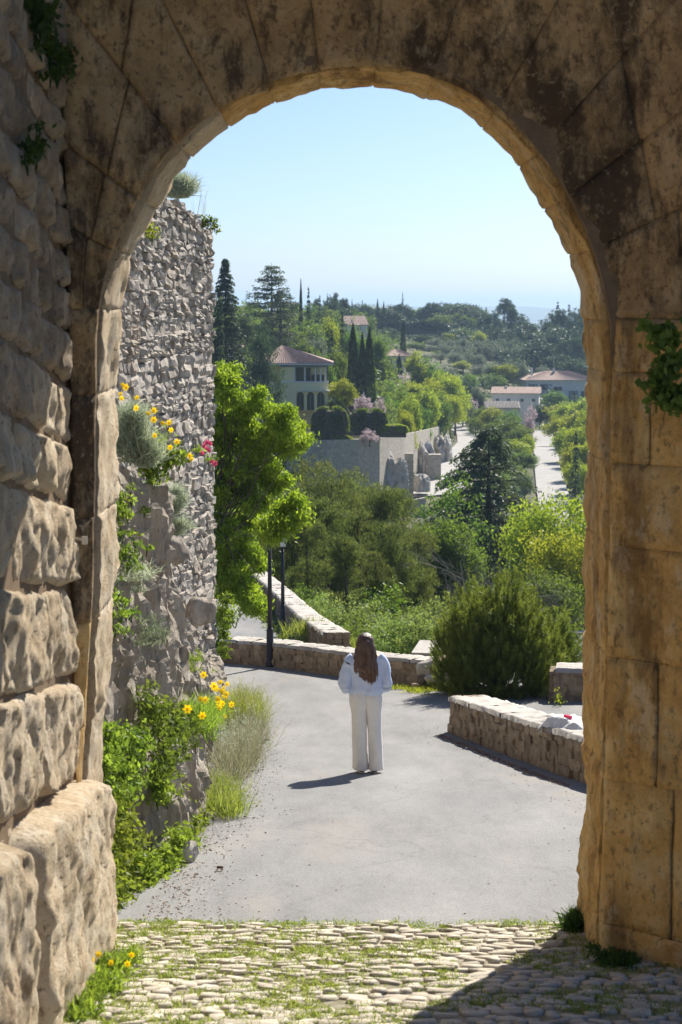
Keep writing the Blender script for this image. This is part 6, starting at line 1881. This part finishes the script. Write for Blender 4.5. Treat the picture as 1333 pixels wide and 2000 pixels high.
# litter and pebbles
rng = rs(520); n = 900; mbg = MB()
yy = 11.95 + 16 * rng.uniform(size=n) ** 1.5
for k in range(n):
    y = yy[k]; L_ = lerp_table([(12, -1.35), (15, -1.28), (22, -1.2), (28, -1.5)], y); R_ = lerp_table([(12, 1.75), (14, 2.6), (21.2, 2.65), (26, 1.5), (28, 1.6)], y)
    x = L_ + abs(rng.normal()) * .35 if rng.uniform() < .6 else (R_ - abs(rng.normal()) * .3 if rng.uniform() < .75 else rng.uniform(L_, R_))
    V_, Q_ = STN[k % 14]; s_ = rng.uniform(.004, .011)
    mbg.add(V_ * s_ * np.array([1.3, 1, .7]) + np.array([x, y, roadz(y) - .018 + s_ * .3]), Q_)
tag(obj('gravel', mbg, M['coping']), 'fine pale grit scattered over the asphalt and along its edges', 'gravel', kind='stuff')
def pebble(name, px, py, r_, m, label, cat='pebble'):
    p = onroad(px, py); V_, Q_ = STN[3]
    o = obj(name, fmesh(name, V_ * np.array([1.6, 1, .5]), Q_, True), M[m], loc=(p.x, p.y, roadz(p.y) + r_ * .3), scale=(r_,) * 3); tag(o, label, cat)
pebble('dead_leaf', 430, 1696, .032, 'leaflitter', 'dark dead leaf lying alone near the cobble seam', 'leaf')
pebble('dead_leaf', 497, 1445, .05, 'leaflitter', 'dark speck of leaf on the road by the wispy grass', 'leaf')
pebble('dead_leaf', 523, 1447, .045, 'leaflitter', 'dark speck of leaf farther out on the road from the grass', 'leaf')
pebble('dead_leaf', 760, 1336, .07, 'leaflitter', 'dark lump at the foot of the curved low wall beside the woman', 'leaf')
rng = rs(500); n = 750
yy = 12.1 + 13 * rng.uniform(size=n) ** 1.2
xx = np.array([lerp_table([(12, -1.35), (15, -1.28), (17, -1.2), (22, -1.2), (26, -1.35)], v) for v in yy]) + np.abs(rng.normal(size=n)) * .22 - .05
C = np.stack([xx, yy, np.array([roadz(v) for v in yy]) - .008 + rng.uniform(0, .01, n)], 1)
D = rng.normal(size=(n, 3)) * [1, 1, .2]
tag(obj('leaf_litter', leafmesh('leaf_litter', C, .026, .014, 501, D, .2), M['pinklitter']), 'rusty leaf litter along the road edge below the bank', 'litter', kind='stuff')
n = 900; t = rng.uniform(0, 1, n)
A0 = onroad(880, 1432); B0 = onroad(1136, 1530)
C = np.stack([A0.x + (B0.x - A0.x) * t - .12 - np.abs(rng.normal(size=n)) * .06, A0.y + (B0.y - A0.y) * t - .1, 0 * t], 1)
C[:, 2] = [roadz(v) - .01 for v in C[:, 1]]
tag(obj('leaf_litter', leafmesh('leaf_litter', C, .03, .02, 502, rng.normal(size=(n, 3)) * [1, 1, .2], .2), M['pinklitter']), 'rusty leaf litter along the foot of the right-hand low wall', 'litter', kind='stuff')

# ------------------------------------------------------------------ haze
m, nt, out = nmat('haze')
pv = nt.nodes.new('ShaderNodeVolumePrincipled')
pv.inputs['Color'].default_value = (.55, .76, 1, 1)
pv.inputs['Density'].default_value = .00016
pv.inputs['Anisotropy'].default_value = .2
nt.links.new(pv.outputs[0], out.inputs['Volume'])
mb = MB(); mb.box(-20000, -12, -140, 20000, 15500, 70)
tag(obj('haze', mb, m), 'thin bluish summer haze over the valley', kind='stuff')
